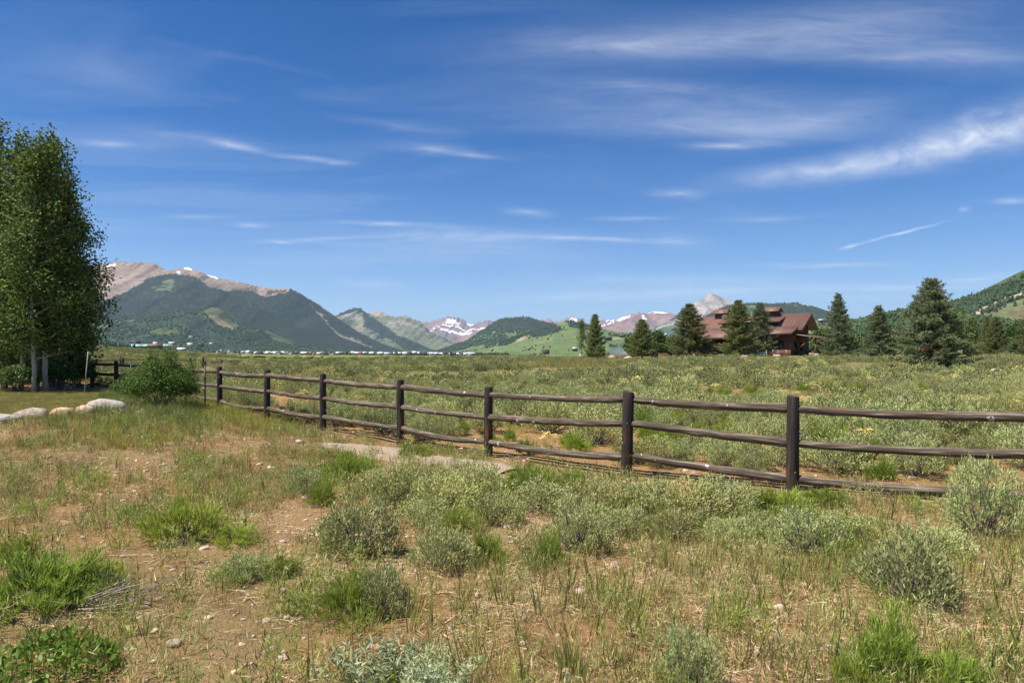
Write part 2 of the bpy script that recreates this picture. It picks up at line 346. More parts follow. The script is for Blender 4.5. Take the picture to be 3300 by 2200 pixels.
def ground_mat():
    m, N, L = new_mat('soil_and_meadow'); geo = N.new('ShaderNodeNewGeometry'); P = geo.outputs['Position']
    at_ = N.new('ShaderNodeAttribute'); at_.attribute_name = 'cover'; sep = N.new('ShaderNodeSeparateColor'); L.new(at_.outputs['Color'], sep.inputs[0])
    n1 = texn(N, L, P, .9, 6, .6, .4); n2 = texn(N, L, P, 14, 7, .7, .2); n3 = texn(N, L, P, 70, 4, .7)
    soil = ramp(N, L, n1, [(.25, (.30, .165, .062)), (.5, (.40, .235, .098)), (.75, (.47, .30, .142))])
    soil = mixc(N, L, .55, soil, ramp(N, L, n2, [(.30, (.14, .076, .032)), (.46, (.36, .212, .092)), (.62, (.46, .29, .142)), (.8, (.60, .43, .25))]))
    # pebbles as fine two-tone speckle with relief
    vo = N.new('ShaderNodeTexVoronoi'); vo.inputs['Scale'].default_value = 26; L.new(P, vo.inputs['Vector'])
    pm = N.new('ShaderNodeMath'); pm.operation = 'LESS_THAN'; L.new(vo.outputs['Distance'], pm.inputs[0]); pm.inputs[1].default_value = .2
    pr = N.new('ShaderNodeSeparateColor'); L.new(vo.outputs['Color'], pr.inputs[0]); pg = N.new('ShaderNodeMath'); pg.operation = 'GREATER_THAN'; L.new(pr.outputs[0], pg.inputs[0]); pg.inputs[1].default_value = .72
    pk = N.new('ShaderNodeMath'); pk.operation = 'MULTIPLY'; L.new(pm.outputs[0], pk.inputs[0]); L.new(pg.outputs[0], pk.inputs[1])
    soil = mixc(N, L, pk.outputs[0], soil, (.50, .40, .30))
    lit = ramp(N, L, n3, [(.35, (.25, .15, .07)), (.52, (.42, .29, .14)), (.7, (.60, .46, .25))])     # dead litter
    g1 = texn(N, L, P, .35, 5, .6, .6); g2 = texn(N, L, P, 3.2, 5, .7)
    mead = ramp(N, L, g1, [(.3, (.155, .165, .055)), (.45, (.215, .20, .075)), (.58, (.29, .225, .10)), (.72, (.34, .22, .11))])
    mead = mixc(N, L, .45, mead, ramp(N, L, g2, [(.32, (.075, .085, .04)), (.5, (.19, .19, .085)), (.7, (.32, .27, .14))]))
    h1 = texn(N, L, P, .012, 5, .6, .8); h2 = texn(N, L, P, .10, 5, .72)
    will = ramp(N, L, h1, [(.35, (.085, .13, .035)), (.5, (.14, .185, .05)), (.65, (.2, .21, .075))])
    will = mixc(N, L, .5, will, ramp(N, L, h2, [(.36, (.05, .075, .03)), (.5, (.15, .19, .06)), (.64, (.24, .25, .10))]))
    lawn = ramp(N, L, n2, [(.3, (.19, .17, .05)), (.7, (.31, .26, .10))])
    c = mixc(N, L, sep.outputs[0], soil, lit); c = mixc(N, L, sep.outputs[1], c, mead); c = mixc(N, L, sep.outputs[2], c, will); c = mixc(N, L, at_.outputs['Alpha'], lawn, c)
    p = N.new('ShaderNodeBsdfPrincipled'); L.new(c, p.inputs['Base Color']); p.inputs['Roughness'].default_value = .95; p.inputs['Specular IOR Level'].default_value = .12
    hb = N.new('ShaderNodeMath'); hb.operation = 'MULTIPLY_ADD'; L.new(n3, hb.inputs[0]); hb.inputs[1].default_value = .35; L.new(n2, hb.inputs[2])
    hb2 = N.new('ShaderNodeMath'); hb2.operation = 'MULTIPLY_ADD'; L.new(pk.outputs[0], hb2.inputs[0]); hb2.inputs[1].default_value = .25; L.new(hb.outputs[0], hb2.inputs[2])
    b = N.new('ShaderNodeBump'); b.inputs['Strength'].default_value = 1.0; b.inputs['Distance'].default_value = .075; L.new(hb2.outputs[0], b.inputs['Height']); L.new(b.outputs[0], p.inputs['Normal'])
    o = N.new('ShaderNodeOutputMaterial'); L.new(p.outputs[0], o.inputs[0]); return m
def hill_mat():
    m, N, L = new_mat('mountain_cover'); geo = N.new('ShaderNodeNewGeometry'); P = geo.outputs['Position']
    a = N.new('ShaderNodeAttribute'); a.attribute_name = 'cover'
    sp = N.new('ShaderNodeAttribute'); sp.attribute_name = 'grain'
    mp = N.new('ShaderNodeVectorMath'); mp.operation = 'SCALE'; L.new(P, mp.inputs[0]); L.new(sp.outputs['Fac'], mp.inputs['Scale'])
    n = texn(N, L, mp.outputs[0], 1.0, 7, .72, .2)
    f = ramp(N, L, n, [(.30, (.50, .50, .52)), (.5, (1, 1, 1)), (.72, (1.45, 1.4, 1.3))])
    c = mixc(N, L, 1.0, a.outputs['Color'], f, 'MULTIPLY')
    p = N.new('ShaderNodeBsdfPrincipled'); L.new(c, p.inputs['Base Color']); p.inputs['Roughness'].default_value = .95; p.inputs['Specular IOR Level'].default_value = .05
    b = N.new('ShaderNodeBump'); dvn = N.new('ShaderNodeMath'); dvn.operation = 'DIVIDE'; L.new(n, dvn.inputs[0]); L.new(sp.outputs['Fac'], dvn.inputs[1]); b.inputs['Strength'].default_value = .5; b.inputs['Distance'].default_value = .25; L.new(dvn.outputs[0], b.inputs['Height']); L.new(b.outputs[0], p.inputs['Normal'])
    o = N.new('ShaderNodeOutputMaterial'); L.new(p.outputs[0], o.inputs[0]); return m
def metal_roof(name, cols, seam=.40, ang=0):
    m, N, L = new_mat(name); tc = N.new('ShaderNodeTexCoord'); O = tc.outputs['Object']
    v = mapv(N, L, O, (2.2, .35, .35)); f = texn(N, L, v, 1.0, 6, .65, .4); v2 = mapv(N, L, O, (.3, .3, .3)); g = texn(N, L, v2, 1.0, 4)
    c = ramp(N, L, f, [(.28, cols[0]), (.5, cols[1]), (.72, cols[2])]); c = mixc(N, L, g, c, cols[1])
    p = N.new('ShaderNodeBsdfPrincipled'); L.new(c, p.inputs['Base Color']); p.inputs['Roughness'].default_value = .5; p.inputs['Metallic'].default_value = .0; p.inputs['Specular IOR Level'].default_value = .5
    o = N.new('ShaderNodeOutputMaterial'); L.new(p.outputs[0], o.inputs[0]); return m
def board_mat(name, c1, c2, w=.2):
    m, N, L = new_mat(name); tc = N.new('ShaderNodeTexCoord'); O = tc.outputs['Object']
    sep = N.new('ShaderNodeSeparateXYZ'); L.new(O, sep.inputs[0]); ad = N.new('ShaderNodeMath'); ad.operation = 'ADD'; L.new(sep.outputs[0], ad.inputs[0]); L.new(sep.outputs[1], ad.inputs[1])
    dv = N.new('ShaderNodeMath'); dv.operation = 'DIVIDE'; L.new(ad.outputs[0], dv.inputs[0]); dv.inputs[1].default_value = w
    fl = N.new('ShaderNodeMath'); fl.operation = 'FLOOR'; L.new(dv.outputs[0], fl.inputs[0]); fr = N.new('ShaderNodeMath'); fr.operation = 'FRACT'; L.new(dv.outputs[0], fr.inputs[0])
    wn = N.new('ShaderNodeTexWhiteNoise'); wn.noise_dimensions = '1D'; L.new(fl.outputs[0], wn.inputs['W'])
    gr = texn(N, L, mapv(N, L, O, (9, 9, .8)), 1, 5, .6); c = mixc(N, L, gr, c1, c2); c = mixc(N, L, .35, c, mixc(N, L, wn.outputs['Value'], c1, c2))
    ed = N.new('ShaderNodeMath'); ed.operation = 'GREATER_THAN'; L.new(fr.outputs[0], ed.inputs[0]); ed.inputs[1].default_value = .12
    p = N.new('ShaderNodeBsdfPrincipled'); L.new(c, p.inputs['Base Color']); p.inputs['Roughness'].default_value = .85; p.inputs['Specular IOR Level'].default_value = .2
    b = N.new('ShaderNodeBump'); b.inputs['Strength'].default_value = .8; b.inputs['Distance'].default_value = .03; L.new(ed.outputs[0], b.inputs['Height']); L.new(b.outputs[0], p.inputs['Normal'])
    o = N.new('ShaderNodeOutputMaterial'); L.new(p.outputs[0], o.inputs[0]); return m
def log_mat(name, dark, mid, pale, rust):
    """weathered peeled log, grain along local X; paler grey on streaks, knots and nicks"""
    m, N, L = new_mat(name); tc = N.new('ShaderNodeTexCoord'); oi = N.new('ShaderNodeObjectInfo')
    ad = N.new('ShaderNodeVectorMath'); ad.operation = 'ADD'; L.new(tc.outputs['Object'], ad.inputs[0]); cb = N.new('ShaderNodeCombineXYZ')
    ml = N.new('ShaderNodeMath'); ml.operation = 'MULTIPLY'; L.new(oi.outputs['Random'], ml.inputs[0]); ml.inputs[1].default_value = 40; L.new(ml.outputs[0], cb.inputs[0]); L.new(cb.outputs[0], ad.inputs[1]); O = ad.outputs[0]
    f = texn(N, L, mapv(N, L, O, (2.0, 38, 38)), 1, 6, .65, .3); g = texn(N, L, mapv(N, L, O, (1.4, 6, 6)), 1, 4, .6)
    c = ramp(N, L, f, [(.32, dark), (.52, mid), (.70, pale)]); c = mixc(N, L, ramp(N, L, g, [(.60, (0, 0, 0)), (.74, (1, 1, 1))]), c, rust)
    k = texn(N, L, mapv(N, L, O, (9, 9, 9)), 1, 2, .5); c = mixc(N, L, ramp(N, L, k, [(.715, (0, 0, 0)), (.735, (1, 1, 1))]), c, (.5, .46, .42))
    p = N.new('ShaderNodeBsdfPrincipled'); L.new(c, p.inputs['Base Color']); p.inputs['Roughness'].default_value = .8; p.inputs['Specular IOR Level'].default_value = .25
    b = N.new('ShaderNodeBump'); b.inputs['Strength'].default_value = .7; b.inputs['Distance'].default_value = .012; L.new(f, b.inputs['Height']); L.new(b.outputs[0], p.inputs['Normal'])
    o = N.new('ShaderNodeOutputMaterial'); L.new(p.outputs[0], o.inputs[0]); return m
def glass_mat(name, c=(.03, .04, .045)):
    m, N, L = new_mat(name); p = N.new('ShaderNodeBsdfPrincipled'); p.inputs['Base Color'].default_value = (*c, 1); p.inputs['Roughness'].default_value = .08; p.inputs['Specular IOR Level'].default_value = .7
    tc = N.new('ShaderNodeTexCoord'); b = N.new('ShaderNodeBump'); b.inputs['Strength'].default_value = .05; L.new(texn(N, L, tc.outputs['Object'], 1.5, 2), b.inputs['Height']); L.new(b.outputs[0], p.inputs['Normal'])
    o = N.new('ShaderNodeOutputMaterial'); L.new(p.outputs[0], o.inputs[0]); return m

MT = dict(
  ground=ground_mat(), hill=hill_mat(),
  sage=leaf_mat('sage_leaf', [(.235, .26, .095), (.355, .39, .15), (.45, .475, .20), (.31, .345, .11), (.56, .565, .28)], .22, .7),
  sage2=leaf_mat('sage_leaf_warm', [(.27, .275, .09), (.40, .41, .15), (.48, .48, .20), (.43, .38, .12), (.31, .34, .11)], .22, .7),
  rabbit=leaf_mat('rabbitbrush_leaf', [(.17, .23, .025), (.28, .37, .05), (.36, .45, .075), (.22, .30, .035), (.45, .50, .13)], .42, .55),
  mug=leaf_mat('mugwort_leaf', [(.33, .38, .17), (.44, .49, .26), (.55, .59, .38), (.37, .42, .18)], .3, .7),
  forb=leaf_mat('broad_leaf', [(.11, .18, .02), (.17, .27, .03), (.24, .35, .05)], .35, .45),
  grass=leaf_mat('grass_green', [(.11, .155, .03), (.16, .205, .04), (.23, .26, .06), (.36, .34, .11), (.09, .13, .025)], .35, .55, obj_var=.7),
  dry=leaf_mat('grass_dry', [(.50, .36, .13), (.62, .47, .20), (.42, .28, .10), (.66, .55, .31), (.55, .42, .15)], .3, .7, obj_var=.7),
  litter=leaf_mat('dead_litter', [(.52, .39, .20), (.38, .24, .11), (.66, .55, .37), (.32, .20, .09)], .1, .8, obj_var=.7),
  mead=leaf_mat('meadow_grass', [(.155, .175, .04), (.23, .225, .058), (.30, .255, .08), (.36, .29, .105), (.13, .165, .034)], .3, .6, obj_var=.9),
  willow=leaf_mat('willow_leaf', [(.15, .175, .045), (.20, .22, .06), (.12, .15, .04)], .1, .8),
  sagefar=leaf_mat('far_sage_leaf', [(.165, .185, .068), (.25, .27, .105), (.32, .335, .15), (.215, .24, .08)], .2, .8),
  rusty=leaf_mat('rusty_stalk', [(.26, .14, .06), (.36, .22, .10), (.20, .105, .05), (.44, .31, .15)], .2, .8),
  lawn=leaf_mat('mown_grass', [(.23, .21, .055), (.30, .26, .08), (.20, .21, .05)], .3, .7),
  yweed=leaf_mat('yellowing_weed', [(.30, .30, .045), (.42, .36, .06), (.50, .40, .10), (.20, .26, .05)], .35, .6),
  yflower=leaf_mat('yellow_flower', [(.80, .66, .14), (.86, .78, .36), (.74, .60, .10)], .2, .7),
  bflower=leaf_mat('blue_flower', [(.36, .38, .80), (.50, .52, .88)], .2, .7),
  twig=surf_mat('grey_twig', (.10, .082, .068), (.22, .19, .165), (20, 20, 20), .9, .2),
  dead=surf_mat('dead_branch', (.17, .135, .11), (.36, .31, .265), (14, 14, 14), .9, .3),
  aspen=leaf_mat('aspen_leaf', [(.036, .07, .013), (.065, .112, .02), (.115, .175, .034), (.22, .28, .065)], .24, .6, .2, .2),
  aspen2=leaf_mat('tree_leaf', [(.045, .085, .02), (.07, .12, .027), (.10, .16, .037), (.14, .205, .05)], .32, .5, .4, .5),
  rose=leaf_mat('shrub_leaf', [(.05, .10, .018), (.085, .155, .025), (.14, .225, .036), (.06, .12, .024), (.22, .29, .05)], .3, .6, .25, .2),
  spruce=leaf_mat('spruce_needle', [(.08, .105, .03), (.13, .16, .048), (.18, .205, .065), (.25, .26, .09)], .15, .65, .3, .35),
  bspruce=leaf_mat('blue_spruce_needle', [(.075, .10, .048), (.13, .16, .075), (.19, .22, .10), (.27, .285, .135)], .15, .65, .3, .3),
  bark=surf_mat('spruce_bark', (.06, .045, .035), (.13, .10, .08), (9, 9, 3), .95, .5),
  abark=surf_mat('aspen_bark', (.20, .19, .15), (.42, .41, .34), (5, 5, 14), .8, .4, (.05, .045, .04)),
  conifer=leaf_mat('forest_conifer', [(.018, .030, .018), (.03, .045, .026), (.042, .058, .032)], 0, .9, .1, .8),
  aspwood=leaf_mat('forest_aspen', [(.036, .060, .025), (.050, .080, .031), (.064, .098, .038)], 0, .9, .1, .8),
  rail=log_mat('fence_rail_wood', (.030, .022, .015), (.105, .080, .055), (.33, .28, .21), (.13, .075, .038)),
  post=log_mat('fence_post_wood', (.016, .013, .012), (.036, .028, .024), (.085, .066, .055), (.16, .062, .018)),
  gravel=surf_mat('pea_gravel', (.33, .235, .155), (.56, .43, .31), (60, 60, 60), .95, 1.0, (.74, .62, .48), bdist=.03),
  rock_w=surf_mat('pale_rock', (.26, .225, .18), (.44, .40, .34), (3, 3, 5), .85, .9, (.58, .55, .50), bdist=.05),
  rock_o=surf_mat('orange_rock', (.42, .24, .11), (.62, .45, .29), (4, 4, 6), .85, .6, (.70, .58, .44), bdist=.05),
  rock_b=surf_mat('brown_rock', (.24, .18, .13), (.44, .36, .28), (4, 4, 8), .9, .7, (.60, .52, .43), bdist=.05),
  rock_p=surf_mat('pink_rock', (.30, .20, .15), (.46, .34, .27), (4, 4, 5), .9, .6, (.55, .44, .36), bdist=.05, obj_var=.2),
  stone=surf_mat('field_stone', (.34, .25, .17), (.55, .44, .33), (12, 12, 12), .9, .5, (.68, .60, .50), obj_var=.3),
  rust=metal_roof('rusted_roof', [(.135, .070, .050), (.195, .104, .075), (.31, .20, .155)]),
  rustd=plain('roof_fascia', (.075, .035, .025), .7),
  siding=board_mat('brown_board_siding', (.085, .048, .030), (.165, .098, .062)),
  wains=surf_mat('rusted_wainscot', (.14, .055, .036), (.22, .095, .065), (3, 3, 3), .7, .2),
  timber=surf_mat('timber_frame', (.075, .042, .024), (.15, .09, .05), (6, 6, 6), .8, .3),
  trim=plain('window_trim', (.035, .026, .02), .6), glass=glass_mat('window_glass'), blind=plain('window_blind', (.42, .46, .42), .5),
  soffit=plain('soffit_boards', (.26, .11, .045), .7),
  groof=metal_roof('green_metal_roof', [(.085, .11, .105), (.13, .165, .16), (.19, .23, .225)]),
  white=plain('white_paint', (.75, .76, .75), .5), steel=plain('grey_steel', (.30, .31, .31), .4, .6), dark=plain('dark_metal', (.03, .03, .032), .5),
  greenbox=plain('green_utility_paint', (.17, .25, .19), .5), orange=plain('orange_rubber', (.85, .17, .02), .5), red=plain('red_paint', (.55, .04, .03), .45),
  greybuild=plain('grey_metal_siding', (.50, .53, .56), .4),
)

# ------------------------------------------------------------------ instancing of uncountable stuff
LIB = bpy.data.collections.new('plant_library')      # prototypes, not linked to the scene
def lib_coll(name, meshes):
    c = bpy.data.collections.new(name)
    for i, me in enumerate(meshes):
        o = bpy.data.objects.new('%s_%02d' % (name, i), me); c.objects.link(o)
    return c
def scatter(name, P, rz, sc, idx, coll, label, cat, tilt=0.0):
    n = len(P); me = bpy.data.meshes.new(name); me.vertices.add(n); me.vertices.foreach_set('co', np.ascontiguousarray(P, np.float32).ravel())
    R = np.stack([rng.normal(0, 1, n) * tilt, rng.normal(0, 1, n) * tilt, np.broadcast_to(rz, (n,))], 1)
    a = me.attributes.new('rot', 'FLOAT_VECTOR', 'POINT'); a.data.foreach_set('vector', R.astype(np.float32).ravel())
    S = np.asarray(sc, float); S = np.repeat(S[:, None], 3, 1) if S.ndim == 1 else S
    a = me.attributes.new('scl', 'FLOAT_VECTOR', 'POINT'); a.data.foreach_set('vector', S.astype(np.float32).ravel())
    a = me.attributes.new('idx', 'INT', 'POINT'); a.data.foreach_set('value', np.asarray(idx, np.int32))
    o = bpy.data.objects.new(name, me); COL.objects.link(o); tag(o, label, cat, kind='stuff')
    ng = bpy.data.node_groups.new(name, 'GeometryNodeTree'); ng.interface.new_socket('Geometry', in_out='INPUT', socket_type='NodeSocketGeometry'); ng.interface.new_socket('Geometry', in_out='OUTPUT', socket_type='NodeSocketGeometry')
    N, L = ng.nodes, ng.links; gi = N.new('NodeGroupInput'); go = N.new('NodeGroupOutput'); ip = N.new('GeometryNodeInstanceOnPoints')
    ci = N.new('GeometryNodeCollectionInfo'); ci.inputs['Collection'].default_value = coll; ci.inputs['Separate Children'].default_value = True; ci.inputs['Reset Children'].default_value = True
    def na(nm, ty):
        q = N.new('GeometryNodeInputNamedAttribute'); q.data_type = ty; q.inputs['Name'].default_value = nm; return q.outputs[0]
    e2r = N.new('FunctionNodeEulerToRotation'); L.new(na('rot', 'FLOAT_VECTOR'), e2r.inputs[0])
    L.new(gi.outputs[0], ip.inputs['Points']); L.new(ci.outputs[0], ip.inputs['Instance']); ip.inputs['Pick Instance'].default_value = True
    L.new(na('idx', 'INT'), ip.inputs['Instance Index']); L.new(e2r.outputs[0], ip.inputs['Rotation']); L.new(na('scl', 'FLOAT_VECTOR'), ip.inputs['Scale'])
    L.new(ip.outputs[0], go.inputs[0]); md = o.modifiers.new('instances', 'NODES'); md.node_group = ng
    return o

# ------------------------------------------------------------------ the rail fence's line (needed by the planting)
FP = []                                       # fence post feet, from the right edge leftwards: (x, y, top z)
for px, ty, d in ((3415, 1300, 7.45), (2551, 1274, 8.7), (2016, 1260, 9.7), (1574, 1246, 11.7), (1291, 1222, 13.2), (1041, 1205, 14.9),
                  (861, 1191, 16.4), (710, 1180, 18.3), (575, 1173, 21.2), (469, 1167, 24.3), (375, 1163, 25.6), (298, 1160, 26.6), (200, 1156, 27.8), (60, 1150, 29.3)):
    p = at(px, ty, d); FP.append((p.x, p.y, p.z))
_fx = np.array([p[0] for p in FP])[::-1]; _fy = np.array([p[1] for p in FP])[::-1]
def beyond(x, y):                             # how far past the fence line
    return y - np.interp(x, np.concatenate([[-80], _fx, [20]]), np.concatenate([[60], _fy, [-2]]))

# ------------------------------------------------------------------ ground sheet
def build_ground():
    az = np.concatenate([np.arange(-180, -52, 4), np.arange(-52, 52, .26), np.arange(52, 180, 4)]) * math.pi / 180
    r = [.4]
    while r[-1] < 34: r.append(r[-1] * 1.022)
    while r[-1] < 42000: r.append(r[-1] * 1.06)
    r = np.array(r); A, R = np.meshgrid(az, r); X = R * np.sin(A); Y = R * np.cos(A); Z = ground(X, Y)
    nr, na_ = X.shape; V = np.stack([X, Y, Z], -1).reshape(-1, 3); V = np.vstack([V, [0, 0, gz(0, .01)]])
    i = np.arange(nr - 1)[:, None] * na_; j = np.arange(na_)[None]; j2 = (j + 1) % na_
    q = np.stack([i + j, i + j2, i + na_ + j2, i + na_ + j], -1).reshape(-1, 4)[:, ::-1]
    t = np.stack([np.full(na_, nr * na_), (np.arange(na_) + 1) % na_, np.arange(na_)], -1)[:, ::-1]
    me = np_mesh('ground', V, q, t, MT['ground'], None, True)
    x, y = V[:, 0], V[:, 1]; by = beyond(x, y); rr = np.hypot(x, y)
    lit = sstep(.46, .60, fbm(x / 1.3 + 4, y / 1.3, 41, 4)) * sstep(-4.5, .8, x - .1 * y) * (by < 0)
    lit = np.clip(lit + .55 * sstep(.45, .62, fbm(x / .8, y / .8, 43, 3)) * (by < .5), 0, 1)
    mead = sstep(.0, 1.0, sstep(4, 34, by) + (fbm(x / 3, y / 3, 51, 4) - .5) * 1.5)
    mead = np.where(by < 0, .35 * sstep(.5, .66, fbm(x / 1.6, y / 1.6, 57, 3)), mead)
    px = 1650 + F * x / np.maximum(y, 1e-3)
    will = sstep(170, 260, rr) * sstep(520, 760, px + (fbm(x / 60, y / 60, 61, 3) - .5) * 250 + np.clip(rr - 300, 0, 600) * .3) * (y > 0) * sstep(2300, 1700, px) * .9
    lawn = sstep(-.545, -.60, x / np.maximum(y, 1e-3)) * sstep(15.2, 16.0, y + .12 * x + 2) * sstep(24.5, 22.5, y)
    bare = sstep(.5, .2, np.abs(by - .5) / 1.5) * sstep(-9, -6, x) * sstep(.35, .55, fbm(x / 1.7, y / 1.7, 58, 3) + .1)                  # worn soil strip behind the fence
    mead = mead * (1 - bare * .9); lit = lit * (1 - bare * .8)
    c = np.stack([lit, mead, will, 1 - lawn], -1)
    a = me.attributes.new('cover', 'FLOAT_COLOR', 'POINT'); a.data.foreach_set('color', c.astype(np.float32).ravel())
    o = bpy.data.objects.new('ground', me); COL.objects.link(o); tag(o, kind='structure'); return o
build_ground()

# ------------------------------------------------------------------ mountains and hills
def inpoly(px, py, poly):
    poly = np.asarray(poly, float); r = np.zeros(px.shape, bool); j = len(poly) - 1
    for i in range(len(poly)):
        xi, yi = poly[i]; xj, yj = poly[j]
        c = ((yi > py) != (yj > py)) & (px < (xj - xi) * (py - yi) / (yj - yi + 1e-12) + xi); r ^= c; j = i
    return r
def zz(pts, ox, oy, k): return [(ox + a * k, oy + b * k) for a, b in pts]
Z2 = lambda p: zz(p, 300, 800, .4039)
Z3 = lambda p: zz(p, 1050, 900, .3827)
Z4 = lambda p: zz(p, 1800, 900, .3827)
Z5 = lambda p: zz(p, 2600, 850, .2976)
FOREST = []                                   # (points, tree size, kind)
def hill(name, crest, dist, front, base, color, nu=220, nv=70, rough=.16, wl=600., seed=0, grain=.02, pw=1.25, back=1.2, yaw=0.0, jag=0.0):
    """a ridge: crest traced at its own distance, a flank of real depth in front of it and a back slope behind;
    spurs and gullies run down both flanks. yaw swings the crest (far end left if > 0)."""
    crest = np.array(crest, float); wd = crest[-1, 0] - crest[0, 0]; yb = HOR - (base - 4 - CAMZ) / dist * F      # both ends run out into the ground
    e = .05 * wd + 40; crest = np.vstack([[crest[0, 0] - 2 * e, yb], [crest[0, 0] - e, yb * .75 + crest[0, 1] * .25], crest, [crest[-1, 0] + e, yb * .75 + crest[-1, 1] * .25], [crest[-1, 0] + 2 * e, yb]]); px = np.linspace(crest[0, 0], crest[-1, 0], nu); py = np.interp(px, crest[:, 0], crest[:, 1])
    k = np.array([.25, .5, .25]); py = np.convolve(np.pad(py, 1, mode='edge'), k, 'valid')
    mid = .5 * (crest[0, 0] + crest[-1, 0])
    d = dist * (1 - yaw * (px - mid) / F) + dist * .03 * (fbm(px / 60, px * 0, seed + 5, 3) - .5)
    xr = (px - 1650) / F; zc = CAMZ + d * np.array([pix_dir(1650, b)[2] / pix_dir(1650, b)[1] for b in py])
    zc = zc + jag * (fbm(px / 7, px * 0 + 3, seed + 9, 4) - .5)
    xc = xr * d; H = np.maximum(zc - base, .5)
    v = np.concatenate([np.linspace(0, 1, nv), 1 + np.linspace(0, 1, 14)[1:]])
    VV, XC = np.meshgrid(v, xc, indexing='ij'); ZH = np.broadcast_to(H, VV.shape); DD = np.broadcast_to(d, VV.shape)
    fr = VV <= 1; t = np.where(fr, VV, 2 - VV)
    prof = t ** pw
    yy = np.where(fr, DD - (1 - t) * front, DD + (1 - t) * front * back)
    wob = (fbm(XC / wl, yy / (wl * 2.2), seed, 4) - .5); xx = XC + wob * wl * .5 * (1 - t)
    sp = ridged(xx / wl + wob * .6, yy / (wl * 3.0), seed + 3, 5) - .62
    sm = fbm(xx / (wl * .18), yy / (wl * .25), seed + 8, 4) - .5
    env = np.clip(4 * t * (1 - t), 0, 1) ** .7
    zz_ = base + ZH * prof + ZH * env * (rough * 2.2 * sp + rough * .5 * sm)
    lim = CAMZ + (zc / 1.0 - CAMZ)[None] / DD * yy - ZH * .004     # nothing in front pokes above the skyline
    zz_ = np.where(fr & (t < .995), np.minimum(zz_, lim), zz_)
    P = np.stack([xx, yy, zz_], -1); nvv = len(v)
    i = np.arange(nvv - 1)[:, None] * nu; j = np.arange(nu - 1)[None]
    q = np.stack([i + j, i + j + 1, i + nu + j + 1, i + nu + j], -1).reshape(-1, 4)
    me = np_mesh(name, P.reshape(-1, 3), q, np.zeros((0, 3), int), MT['hill'], None, True)
    qx, qy = to_pix(P); cpy = np.broadcast_to(py, qx.shape)
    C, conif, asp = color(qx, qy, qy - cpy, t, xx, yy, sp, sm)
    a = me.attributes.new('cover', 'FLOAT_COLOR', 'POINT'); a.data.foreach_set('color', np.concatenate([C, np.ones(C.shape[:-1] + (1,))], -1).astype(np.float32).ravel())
    a = me.attributes.new('grain', 'FLOAT', 'POINT'); a.data.foreach_set('value', np.full(P.shape[0] * P.shape[1], grain, np.float32))
    o = bpy.data.objects.new(name, me); COL.objects.link(o); tag(o, kind='structure')
    return P, conif * fr, asp * fr
def plant_hill(res, n, kind, size, dens):
    P, cf, ap = res; D = cf if kind == 0 else ap
    nvv, nu = D.shape; i = rng.random(n) * (nvv - 1.001); j = rng.random(n) * (nu - 1.001); ii = i.astype(int); jj = j.astype(int); a = (i - ii)[:, None]; b = (j - jj)[:, None]
    keep = rng.random(n) < D[ii, jj] * dens
    Q = (P[ii, jj] * (1 - b) + P[ii, jj + 1] * b) * (1 - a) + (P[ii + 1, jj] * (1 - b) + P[ii + 1, jj + 1] * b) * a
    FOREST.append((Q[keep], size, kind))
c3 = lambda *a: np.array(a, float)
FOR, OLV, ASP, MEA, ROK, TAN, SNO, GRY = c3(.030, .043, .027), c3(.042, .050, .026), c3(.066, .105, .042), c3(.155, .19, .075), c3(.225, .155, .118), c3(.28, .22, .165), c3(.86, .88, .92), c3(.26, .24, .20)
def lay(C, m, col): m = np.clip(m, 0, 1)[..., None]; return C * (1 - m) + col * m
def col_emmons(px, py, dy, t, x, y, sp, sm):
    n = fbm(x / 260, y / 420, 71, 5); n2 = fbm(x / 90, y / 160, 75, 4); C = np.broadcast_to(FOR, px.shape + (3,)).copy(); C = lay(C, sstep(.35, .7, n), OLV)
    jx = px + (n2 - .5) * 26; jy = py + (n - .5) * 22
    rock = inpoly(jx, jy, Z2([(-700, 0), (-700, 420), (120, 400), (330, 300), (420, 245), (500, 215), (680, 195), (760, 205), (800, 240), (940, 312), (1020, 335), (1150, 340), (1380, 372), (1570, 340), (1570, 200), (1000, 150), (700, 80), (0, 0)]))
    alp = sstep(.36, .58, n) * .9; rc = lay(np.broadcast_to(TAN * .92, C.shape), sstep(.3, .65, n2), ROK); rc = lay(rc, alp * sstep(5, 24, dy), c3(.105, .11, .072))
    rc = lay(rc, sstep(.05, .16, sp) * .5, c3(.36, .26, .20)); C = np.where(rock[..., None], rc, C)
    treesR = rock & (px > 735) & (n2 > .50) & (dy > 7)
    mea = inpoly(jx, jy, Z2([(540, 275), (600, 250), (650, 252), (640, 310), (620, 350), (480, 340), (440, 322), (540, 305)])); C = lay(C, mea * sstep(.35, .5, n2), MEA * .85)
    rgt = inpoly(px, py, Z2([(1720, 440), (1900, 500), (2350, 800), (2300, 830), (1950, 700)])); gully = rgt * sstep(.05, .12, sp + (n2 - .5) * .3) * sstep(4, 12, dy)
    C = lay(C, gully * .7, c3(.30, .27, .19)); low = sstep(.40, .10, t + (n - .5) * .5); C = lay(C, low, ASP); C = lay(C, low * sstep(.56, .66, n2), MEA * .7)
    snow = ((px > 664) & (px < 700) & (dy < 3) & (n2 > .42)) | ((px > 595) & (px < 622) & (dy < 4) & (n2 > .54)) | ((px > 340) & (px < 372) & (np.abs(dy - 11 + (px - 356) * .1) < 4) & (n2 > .45)) | ((px > 380) & (px < 520) & (dy < 3.2) & (n > .52)) | ((np.abs(px - 575) < 4) & (np.abs(py - 879) < 5))
    C = np.where(snow[..., None], SNO, C)
    conif = ((~rock) | treesR) * (1 - low) * (1 - .9 * mea) * (1 - gully); return C, conif.astype(float), low * (1 - sstep(.56, .66, n2))
